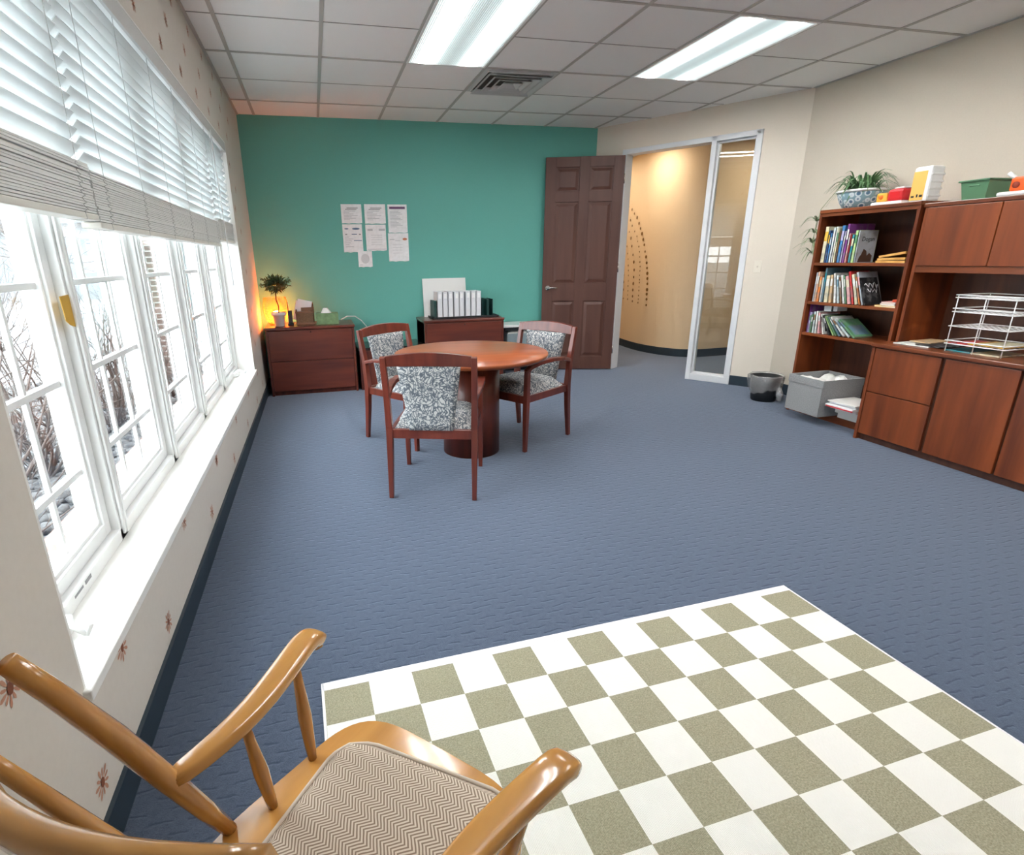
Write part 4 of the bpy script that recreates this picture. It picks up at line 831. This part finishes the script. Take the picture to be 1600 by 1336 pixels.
for i, (lab, c, y0, y1, x0_, z, a) in enumerate((('open white picture magazine on the credenza left of the wire rack', 'white', 2.76, 2.99, 4.53, .717, 6), ('dark and white magazine overlapping it next to the wire rack', 'black', 2.70, 2.86, 4.54, .724, -5), ('orange and cream leaflet on the magazines left of the wire rack', 'tan', 2.82, 2.95, 4.62, .731, 10))):
    o = obj('magazine', MB().box(0, .22, 0, y1-y0, 0, .006, Matrix.Translation((x0_, y0, z)) @ Matrix.Rotation(rad(a*.5), 4, 'Z')), cover(c), bevel=.001); tag(o, lab, 'magazine', 'magazines on the credenza')
# things on top of the bookcase and hutch
def bowl_mat():
    m = mat('blue_white_china', (.7, .75, .78), .3); n, l, b = nodes(m); t_ = n.new('ShaderNodeTexCoord')
    v = n.new('ShaderNodeTexVoronoi'); v.feature = 'F1'; v.inputs['Scale'].default_value = 22; v.inputs['Randomness'].default_value = .35; l.new(t_.outputs['Object'], v.inputs[0])
    r = ramp(n, [(.0, (.05, .12, .22)), (.28, (.10, .20, .30)), (.33, (.62, .70, .72)), (.47, (.66, .74, .76)), (.52, (.22, .36, .42))]); l.new(v.outputs[0], r.inputs[0]); l.new(r.outputs[0], b.inputs['Base Color']); return m
PC = (4.79, 3.70); ZB = 1.656
t = thing('potted_spider_plant', 'spider plant in a blue and white patterned bowl on the bookcase top', 'plant', (*PC, ZB))
obj('planter_bowl', MB().lathe([(.10, 0), (.115, .01), (.14, .05), (.158, .10), (.160, .118), (.150, .118), (.14, .095), (.001, .092)], (*PC, ZB), 40), bowl_mat(), t)
obj('bowl_rim', MB().lathe([(.158, .116), (.170, .118), (.172, .128), (.165, .134), (.152, .132), (.150, .118), (.158, .116)], (*PC, ZB), 40, cap=False), mat('rim_white', (.80, .82, .82), .3), t)
M_spid = noisy('spider_leaf', (.06, .15, .06), (.16, .30, .13), 20, .5)
def blade(mb, p0, dirv, L_, w0, rise, drop, n=7):
    dirv = Vector(dirv).normalized(); s = dirv.cross(Vector((0, 0, 1))).normalized(); vs = []
    for i in range(n+1):
        t_ = i/n; p = Vector(p0)+dirv*(L_*t_)+Vector((0, 0, rise*math.sin(min(1, t_*1.3)*PI*.5)-drop*t_*t_)); w2 = w0*(1-t_**2)+.0004
        vs += [p-s*w2+Vector((0, 0, .0015)), p, p+s*w2+Vector((0, 0, .0015))]
    mb.add(vs, [(3*i+k, 3*i+k+1, 3*i+4+k, 3*i+3+k) for i in range(n) for k in (0, 1)], True)
b = MB(); rnd = random.Random(11)
for i in range(120):
    a = rnd.uniform(0, 2*PI); r_ = rnd.uniform(0, .07); blade(b, (PC[0]+r_*math.cos(a), PC[1]+r_*math.sin(a), ZB+.09), (math.cos(a), math.sin(a), 0), rnd.uniform(.08, .21), .0095, rnd.uniform(.09, .20), rnd.uniform(.03, .17))
obj('leaves', b, M_spid, t)
b = MB(); b.tube([(PC[0]-.02, PC[1]+.08, ZB+.12), (PC[0]-.06, PC[1]+.19, ZB+.13), (PC[0]-.08, PC[1]+.27, ZB+.02), (PC[0]-.09, PC[1]+.29, 1.45)], .0022, 5)
for (cy, czz, nn) in ((3.985, 1.58, 10), (3.99, 1.49, 14), (3.99, 1.41, 16), (3.98, 1.33, 10)):
    for k in range(nn):
        a = rnd.uniform(0, 2*PI); blade(b, (4.70, cy, czz), (math.cos(a), math.sin(a), 0), rnd.uniform(.08, .16), .0065, rnd.uniform(.02, .08), rnd.uniform(.04, .13))
b.tube([(4.70, 3.985, 1.58), (4.70, 3.985, 1.32)], .002, 5)
obj('trailing_offshoots', b, noisy('offshoot_leaf', (.14, .22, .09), (.38, .46, .28), 20, .5), t)
t = thing('toy_set', 'white toy tray with yellow and red blocks on the bookcase top', 'toy', (4.76, 3.38, ZB))
obj('tray', MB().prism([(4.66, 3.27), (4.86, 3.27), (4.86, 3.50), (4.66, 3.50)], ZB, ZB+.022), M_white, t, bevel=.008)
obj('yellow_block', MB().box(4.68, 4.82, 3.40, 3.48, ZB+.022, ZB+.085), mat('toy_yellow', (.80, .42, .05), .4), t, bevel=.012)
obj('red_block', MB().box(4.68, 4.83, 3.285, 3.40, ZB+.022, ZB+.105), mat('toy_red', (.62, .015, .02), .35), t, bevel=.02)
obj('white_lid', MB().box(4.70, 4.81, 3.30, 3.37, ZB+.105, ZB+.115), M_white, t, bevel=.004)
obj('orange_dot', MB().tube([(4.680, 3.44, ZB+.055), (4.677, 3.44, ZB+.055)], .016, 16), mat('toy_orange', (.80, .18, .02), .4), t)
t = thing('upright_container', 'upright white ribbed container with a yellow face on the bookcase top', 'container', (4.75, 3.19, ZB))
obj('body', MB().box(4.685, 4.80, 3.12, 3.24, ZB, ZB+.225), M_white, t, bevel=.014)
obj('ribs', MB().box(4.69, 4.80, 3.116, 3.122, ZB+.03, ZB+.045).box(4.69, 4.80, 3.116, 3.122, ZB+.075, ZB+.09).box(4.69, 4.80, 3.116, 3.122, ZB+.12, ZB+.135).box(4.69, 4.80, 3.116, 3.122, ZB+.165, ZB+.18), M_white, t, bevel=.003)
obj('yellow_face', MB().box(4.683, 4.687, 3.145, 3.235, ZB+.012, ZB+.195), mat('face_yellow', (.82, .50, .12), .45), t)
obj('print', MB().box(4.6815, 4.683, 3.15, 3.17, ZB+.03, ZB+.045).box(4.6815, 4.683, 3.18, 3.19, ZB+.03, ZB+.05).box(4.6815, 4.683, 3.205, 3.225, ZB+.03, ZB+.042), mat('ink_black'), t)
ZH = 1.636
t = thing('plastic_tub', 'green plastic tub on the hutch top', 'tub', (4.78, 2.82, ZH))
b = MB(); q0 = [(4.675, 2.755), (4.905, 2.755), (4.905, 2.885), (4.675, 2.885)]; q1 = [(4.655, 2.74), (4.925, 2.74), (4.925, 2.90), (4.655, 2.90)]
def frust(mb, lo, hi, z0, z1): mb.add([(a, c, z0) for a, c in lo]+[(a, c, z1) for a, c in hi], [(0, 1, 2, 3)]+[(k, (k+1) % 4, 4+(k+1) % 4, 4+k) for k in range(4)]); return mb
frust(b, q0, q1, ZH, ZH+.115); frust(b, [(x*.97+4.79*.03, y*.96+2.82*.04) for x, y in q0], [(x*.97+4.79*.03, y*.96+2.82*.04) for x, y in q1], ZH+.004, ZH+.115)
M_tub = mat('tub_green', (.10, .24, .13), .4); obj('tub', b, M_tub, t)
obj('rim', MB().box(4.645, 4.935, 2.73, 2.742, ZH+.108, ZH+.117).box(4.645, 4.935, 2.898, 2.91, ZH+.108, ZH+.117).box(4.645, 4.657, 2.73, 2.91, ZH+.108, ZH+.117).box(4.923, 4.935, 2.73, 2.91, ZH+.108, ZH+.117).box(4.655, 4.66, 2.79, 2.85, ZH+.08, ZH+.086), M_tub, t, bevel=.002)
t = thing('toy_camera', 'orange toy on a white base at the right end of the hutch top', 'toy', (4.72, 2.55, ZH))
obj('base', MB().box(4.62, 4.86, 2.40, 2.665, ZH, ZH+.025), M_white, t, bevel=.01); obj('body', MB().box(4.65, 4.80, 2.42, 2.625, ZH+.025, ZH+.105).box(4.66, 4.78, 2.44, 2.53, ZH+.10, ZH+.135), mat('toy_orange_red', (.85, .12, .015), .35), t, bevel=.012)
obj('knob', MB().tube([(4.66, 2.61, ZH+.10), (4.655, 2.645, ZH+.13)], .011, 10), M_white, t); obj('dial', MB().tube([(4.650, 2.59, ZH+.06), (4.645, 2.59, ZH+.06)], .018, 16), mat('dial_dark', (.25, .03, .01), .5), t)
# ------------------------------------------------------------------ waste basket
WC = (4.655, 4.20)
t = thing('waste_basket', 'small black waste basket with a clear bag liner by the corner', 'waste basket', (*WC, 0))
obj('basket', MB().lathe([(.001, 0), (.100, 0), (.105, .006), (.135, .235), (.131, .235), (.10, .012), (.001, .012)], (*WC, 0), 32), M_black, t)
b = MB(); seg = 48; vs = []; rnd = random.Random(8)
pr = [(.118, .13), (.134, .24), (.143, .247), (.150, .235), (.150, .17), (.138, .10)]
for i, (r_, z) in enumerate(pr):
    for k in range(seg):
        a = 2*PI*k/seg; e = .008*math.sin(7*a+i)+.005*math.sin(17*a+2*i); vs.append((WC[0]+(r_+e*(i > 1))*math.cos(a), WC[1]+(r_+e*(i > 1))*math.sin(a), z+(.02*math.sin(3*a+1)+.008*math.sin(11*a) if i > 3 else 0)))
b.add(vs, [(i*seg+k, i*seg+(k+1) % seg, (i+1)*seg+(k+1) % seg, (i+1)*seg+k) for i in range(len(pr)-1) for k in range(seg)], True)
b.tube([(WC[0]+.02, WC[1]-.15, .15), (WC[0]+.01, WC[1]-.175, .09), (WC[0]+.01, WC[1]-.18, .03)], [.014, .034, .014], 7)
def bagmat():
    m = glassmat('bag_film', (.85, .86, .86), .12, .14); n = m.node_tree.nodes; l = m.node_tree.links
    df = n.new('ShaderNodeBsdfDiffuse'); df.inputs[0].default_value = (.8, .8, .8, 1); mx = n.new('ShaderNodeMixShader'); mx.inputs[0].default_value = .2
    old = n['Material Output'].inputs[0].links[0].from_socket; l.new(old, mx.inputs[1]); l.new(df.outputs[0], mx.inputs[2]); l.new(mx.outputs[0], n['Material Output'].inputs[0]); return m
obj('bag_liner', b, bagmat(), t)
# ------------------------------------------------------------------ rocking chair (local x = its right, y = forward)
rc = thing('rocking_chair', 'honey maple rocking chair with herringbone seat cushion in the foreground', 'rocking chair', (.7105, .772, 0), math.atan2(-.734, .679))
b = MB(); out = []
for k in range(48):
    a = 2*PI*k/48; ca, sa = math.cos(a), math.sin(a); hw = .222+(.022*min(1, -sa*2.2) if sa < 0 else 0)
    x = hw*math.copysign(abs(ca)**(.45 if sa > 0 else .40), ca); y = (-.10+.172*math.copysign(abs(sa)**.75, sa)) if sa > 0 else (-.10+.335*math.copysign(abs(sa)**.8, sa)); out.append((x, y))
vs = []; lv_ = [(.93, .375), (1, .385), (1, .408), (.975, .418)]
for s_, z in lv_: vs += [(x*s_, -.10+(y+.10)*s_, z) for x, y in out]
n = 48; b.add(vs, [(i*n+k, i*n+(k+1) % n, (i+1)*n+(k+1) % n, (i+1)*n+k) for i in range(3) for k in range(n)]+[tuple(range(n-1, -1, -1)), tuple(3*n+k for k in range(n))], True)
obj('seat', b, M_maple, rc, local=True, bevel=.001)
# cushion
C4 = [(-.180, -.012), (.200, .052), (.190, -.36), (-.125, -.36)]; N = 16; vs = []
for j in range(N+1):
    for i in range(N+1):
        u = i/N; v = j/N; p = [(C4[3][k]*(1-u)+C4[2][k]*u)*(1-v)+(C4[0][k]*(1-u)+C4[1][k]*u)*v for k in (0, 1)]
        U = 2*u-1; V = 2*v-1; rr = max(0, abs(U)+abs(V)-1.68)*.34
        cx_, cy_ = .018, -.17; p = [cx_+(p[0]-cx_)*(1-rr), cy_+(p[1]-cy_)*(1-rr)]
        e = (1-abs(U)**8)*(1-abs(V)**8); vs.append((p[0], p[1], .424+.022*e**.5+.006*e*(1-U*U)*(1-V*V)))
nv = (N+1)**2; vs2 = [(x, y, .4185) for x, y, z in vs]
fs = [(j*(N+1)+i, j*(N+1)+i+1, (j+1)*(N+1)+i+1, (j+1)*(N+1)+i) for j in range(N) for i in range(N)]; bd = list(range(N+1))+[j*(N+1)+N for j in range(1, N+1)]+[N*(N+1)+i for i in range(N-1, -1, -1)]+[j*(N+1) for j in range(N-1, 0, -1)]
b = MB().add(vs+vs2, fs+[tuple(x+nv for x in reversed(f)) for f in fs]+[(a, c, c+nv, a+nv) for a, c in zip(bd, bd[1:]+bd[:1])], True)
cu = obj('seat_cushion', b, M_herr, rc, local=True)
pp_ = [Vector(vs[a])+Vector((0, 0, .003)) for a in bd]; pp_.append(pp_[0]); obj('piping', MB().tube(pp_, .0042, 6, cap=False), mat('piping_beige', (.62, .53, .43), .9), cu, local=True)
def post(s):   # back posts
    return [(s*(.220-.0265*(z-.418)), -.260-.394*(z-.418)-max(0, z-.8)*(.07 if s < 0 else .0), z) for z in (.414, .50, .61, .74, .86, .925)]
for s in (-1, 1):
    obj('back_post', MB().tube(post(s), [.0115, .0150, .0168, .0165, .0140, .012], 16), M_maplez, rc, local=True)
def crest(u, dz=0, dy=0): x = u*.219; return (x, -.547+.071*x+1.54*x*x+dy, .936+dz)
b = MB(); n = 20; vs = []
for i in range(n+1):
    u = -1+2*i/n; e = 1-.35*abs(u)**6
    for (dz, dy) in ((-.026*e, -.007), (-.015, -.013), (.016*e, -.013), (.025*e, -.006), (.025*e, .006), (.016*e, .013), (-.015, .013), (-.026*e, .007)):
        p = crest(u); vs.append((p[0], p[1]+dy-.25*dz, p[2]+dz))
b.add(vs, [(8*i+k, 8*i+(k+1) % 8, 8*i+8+(k+1) % 8, 8*i+8+k) for i in range(n) for k in range(8)]+[tuple(range(7, -1, -1)), tuple(8*n+k for k in range(8))], True)
obj('crest_rail', b, noisy('maple_crest', (.41, .19, .05), (.62, .33, .10), 18, .2, (.15, 1, 1), .03, coat=.6), rc, local=True)
for u in (-.60, -.20, .20, .60):
    p0 = Vector((u*.208, -.262-.130*(1-u*u), .414)); p1 = Vector((u*.204, -.547+.0145*u+1.54*(u*.204)**2, .918)); m_ = (p0+p1)/2
    obj('back_spindle', MB().tube([p0, p0.lerp(p1, .3), m_, p0.lerp(p1, .75), p1], [.0075, .011, .012, .010, .007], 12), M_maplez, rc, local=True)
for s in (-1, 1):
    # flat arm with a rolled front end
    P = [(s*.212, -.345, .610), (s*.208, -.29, .611), (s*.212, -.22, .611), (s*.226, -.15, .613), (s*.248, -.08, .618), (s*.266, -.025, .623), (s*.273, .004, .617), (s*.275, .020, .597), (s*.274, .012, .576)]
    Wd = [.030, .038, .046, .052, .054, .054, .052, .050, .046]; vs = []
    for i, p in enumerate(P):
        p = Vector(p); d = (Vector(P[min(i+1, len(P)-1)])-Vector(P[max(i-1, 0)])).normalized(); a = Vector((d.y, -d.x, 0)).normalized(); up2 = a.cross(d).normalized(); up2 = up2 if (up2.z > 0 or i > 5) else -up2
        if i > 5 and up2.y < 0 and i != 6: up2 = -up2
        th = .0150 if i < 6 else .0185
        for k in range(12):
            t_ = 2*PI*k/12; cx_, cz_ = math.cos(t_), math.sin(t_); vs.append(p+a*(Wd[i]/2*math.copysign(abs(cx_)**.5, cx_))+up2*(th*math.copysign(abs(cz_)**.6, cz_)))
    b = MB().add(vs, [(12*i+k, 12*i+(k+1) % 12, 12*i+12+(k+1) % 12, 12*i+12+k) for i in range(len(P)-1) for k in range(12)]+[tuple(range(11, -1, -1)), tuple(12*(len(P)-1)+k for k in range(12))], True)
    obj('armrest', b, M_maple, rc, local=True, sub=1)
    for (t0, b0) in (((s*.252, -.062, .606), (s*.205, -.085, .416)), ((s*.214, -.205, .60), (s*.190, -.192, .416))):
        p0, p1 = Vector(t0), Vector(b0); obj('arm_spindle', MB().tube([p0, p0.lerp(p1, .2), p0.lerp(p1, .55), p0.lerp(p1, .85), p1], [.0075, .0095, .0135, .0105, .0085], 12), M_maplez, rc, local=True)
    for (yy, xx) in ((.02, .155), (-.24, .15)):
        obj('leg', MB().tube([(s*xx, yy*.8-.01, .39), (s*(xx+.02), yy-.005, .22), (s*(xx+.035), yy, .052)], [.013, .019, .012], 12), M_maplez, rc, local=True)
    obj('rocker', MB().sweep([(s*.187, -.46+.07*k, .036+.3*((-.46+.07*k+.14)**2)) for k in range(9)], .022, .034), M_maple, rc, local=True, bevel=.004)
obj('stretcher', MB().tube([(-.17, .008, .22), (.17, .008, .22)], .010, 10), M_maplez, rc, local=True)
# ------------------------------------------------------------------ outside
GZ = -.15
gr = obj('paved_ground', MB().box(-90, -.28, -40, 90, GZ-.3, GZ-.06), noisy('pavement', (.16, .165, .17), (.20, .205, .21), 3, .9)); gr['kind'] = 'structure'; gr.name = 'ground'
rnd = random.Random(21); b = MB(); ico = [(0, 0, 1), (.89, 0, .45), (.28, .85, .45), (-.72, .53, .45), (-.72, -.53, .45), (.28, -.85, .45), (.72, .53, -.45), (-.28, .85, -.45), (-.89, 0, -.45), (-.28, -.85, -.45), (.72, -.53, -.45), (0, 0, -1)]
icf = [(0, 1, 2), (0, 2, 3), (0, 3, 4), (0, 4, 5), (0, 5, 1), (1, 6, 2), (2, 7, 3), (3, 8, 4), (4, 9, 5), (5, 10, 1), (6, 7, 2), (7, 8, 3), (8, 9, 4), (9, 10, 5), (10, 6, 1), (11, 7, 6), (11, 8, 7), (11, 9, 8), (11, 10, 9), (11, 6, 10)]
for i in range(5200):
    x = -.42-3.0*rnd.random()**1.3; y = rnd.uniform(1.2, 8.35); r_ = rnd.uniform(.025, .055); sx_, sy_, sz_ = r_*rnd.uniform(.8, 1.4), r_*rnd.uniform(.8, 1.4), r_*rnd.uniform(.5, .8); a = rnd.uniform(0, 6.28); ca, sa = math.cos(a), math.sin(a)
    b.add([(x+(p[0]*ca-p[1]*sa)*sx_, y+(p[0]*sa+p[1]*ca)*sy_, GZ-.03+p[2]*sz_+.02*rnd.random()) for p in ico], icf, True)
o = obj('river_stones', b, noisy('stones', (.04, .04, .042), (.14, .135, .13), 14, .8)); o['kind'] = 'stuff'; tag(o, 'bed of grey river stones outside under the windows', 'stones')
struct('trim_8', MB().box(-.44, -.262, WY0-.3, WY1+.3, .32, .40), brickmat('brick_sill', (0, 0, 0), (.22, .10, .08), (.27, .14, .11), (.42, .40, .38), .3, .075, .012))
struct('trim_9', MB().box(-.40, -.285, WY0-.5, WY1+.5, GZ-.1, .32), brickmat('brick_lower', (PI/2, 0, PI/2), (.40, .18, .13), (.48, .24, .18), (.65, .62, .58)))
M_twig = noisy('twig', (.07, .052, .045), (.13, .10, .085), 12, .9)
def shrub(cx, cy, H, R, n, label, seed, cat='shrub', name='bare_shrub', trunk=None):
    rnd = random.Random(seed); b = MB(); g = GZ-.03
    def grow(p, d, L_, r, lv):
        pts = [p]; rs = [r]; q = p.copy(); dd_ = d.copy(); k = 4
        for i in range(k):
            if q.x > -.62: break
            dd_ = (dd_+Vector((rnd.gauss(0, .16), rnd.gauss(0, .16), rnd.gauss(0, .10)+.05))).normalized(); q = q+dd_*(L_/k); pts.append(q.copy()); rs.append(r*(1-.16*(i+1)))
        if len(pts) < 2: return
        b.tube(pts, rs, 4 if lv else 5)
        if lv < 3:
            for i in range(rnd.choice((3, 4))):
                j = rnd.randint(0, len(pts)-1); e = (dd_*.9+Vector((rnd.gauss(0, .55), rnd.gauss(0, .55), rnd.gauss(.1, .4)))).normalized(); grow(pts[j].copy(), e, L_*rnd.uniform(.5, .75), rs[j]*.62, lv+1)
    if trunk:
        p = Vector((cx, cy, g)); b.tube([p, p+Vector((.03, .02, trunk))], [R*.05, R*.04], 8); base = p+Vector((.03, .02, trunk)); st_ = base
    for i in range(n):
        a = rnd.uniform(0, 2*PI); s_ = rnd.uniform(.15, .6); d = Vector((math.cos(a)*s_, math.sin(a)*s_, 1)).normalized()
        p = (st_.copy() if trunk else Vector((cx+.1*math.cos(a), cy+.1*math.sin(a), g))); grow(p, d, H*.55*rnd.uniform(.8, 1.1), .011*(2 if trunk else 1), 0)
    tag(obj(name, b, M_twig, origin=(cx, cy, g)), label, cat)
shrub(-1.30, 2.95, 2.3, .6, 17, 'bare twiggy shrub outside the nearest window', 1)
shrub(-1.55, 4.4, 2.2, .6, 17, 'bare twiggy shrub outside between the first and second windows', 2)
shrub(-1.35, 5.6, 1.9, .6, 15, 'bare twiggy shrub outside the second window', 3)
shrub(-1.05, 6.9, 1.5, .5, 13, 'low bare shrub outside in front of the brick wing', 4)
shrub(-2.6, 3.9, 2.4, .6, 14, 'taller bare shrub set back from the nearest window', 6)
shrub(-6.5, 17.0, 5.5, 1.6, 9, 'bare winter tree standing far out beyond the shrubs', 5, 'tree', 'bare_tree', 1.6)
# brick wing of the building seen at the far end
t = thing('building_wing', 'brick wing of the building with white trim and windows beyond the shrubs', 'building', (-1.4, 8.7, GZ))
M_bw = brickmat('brick_wing', (PI/2, 0, 0), (.10, .065, .055), (.15, .10, .08), (.30, .28, .26))
M_wt = mat('wing_trim', (.36, .37, .37), .6); M_pd = mat('pane_dark', (.03, .05, .055), .5)
obj('brick_wall', MB().box(-2.15, -.28, 8.5, 8.8, GZ-.1, 3.2), M_bw, t)
obj('trim_board', MB().box(-1.30, -1.24, 8.44, 8.5, GZ-.1, 3.2), M_wt, t); obj('trim_board', MB().box(-1.02, -.95, 8.44, 8.5, GZ-.1, 3.2), M_wt, t); obj('trim_board', MB().box(-.74, -.28, 8.44, 8.5, GZ-.1, 3.2), M_wt, t); obj('trim_board', MB().box(-2.2, -2.08, 8.44, 8.5, GZ-.1, 3.2), M_wt, t)
obj('window_frame', MB().box(-1.24, -1.02, 8.45, 8.5, GZ, .3).box(-1.145, -1.115, 8.46, 8.5, .3, 3.1).box(-1.24, -1.02, 8.45, 8.5, 1.2, 1.24), M_wt, t)
obj('window_pane', MB().box(-1.24, -1.02, 8.485, 8.497, .3, 3.1), M_pd, t)
d_ = obj('side_door', MB().box(-.95, -.74, 8.47, 8.5, GZ, 2.9), M_pd, t)
w2_ = obj('window_frame', MB().box(-1.95, -1.88, 8.45, 8.5, .9, 2.2).box(-1.70, -1.63, 8.45, 8.5, .9, 2.2).box(-1.95, -1.63, 8.45, 8.5, .85, .92).box(-1.95, -1.63, 8.45, 8.5, 2.15, 2.22), M_wt, t)
obj('window_pane', MB().box(-1.90, -1.68, 8.485, 8.497, .9, 2.17), mat('pane_blue', (.10, .16, .19), .4), t)
t = thing('distant_building', 'long low building with a grey roof far across the pavement', 'building', (-32, 40, GZ))
obj('walls', MB().box(-60, -20, 34, 44, GZ-.1, 3.0), mat('far_wall', (.17, .14, .13), .9), t)
b = MB(); b.add([(-61, 33, 2.9), (-19, 33, 2.9), (-19, 45, 2.9), (-61, 45, 2.9), (-58, 39, 5.4), (-22, 39, 5.4)], [(0, 1, 5, 4), (2, 3, 4, 5), (1, 2, 5), (3, 0, 4), (3, 2, 1, 0)]); obj('roof', b, mat('far_roof', (.10, .11, .12), .9), t)
t = thing('distant_house', 'gabled grey house far off, seen between the bare branches', 'building', (-12, 34, GZ))
obj('walls', MB().box(-14, -6.5, 30, 38, GZ-.1, 3.2), mat('house_wall', (.2, .21, .22), .9), t); b = MB(); b.add([(-14.5, 29.5, 3.1), (-6, 29.5, 3.1), (-6, 38.5, 3.1), (-14.5, 38.5, 3.1), (-10.2, 29.5, 6.2), (-10.2, 38.5, 6.2)], [(0, 1, 4), (2, 3, 5), (1, 2, 5, 4), (3, 0, 4, 5), (3, 2, 1, 0)]); obj('roof', b, mat('far_roof'), t)
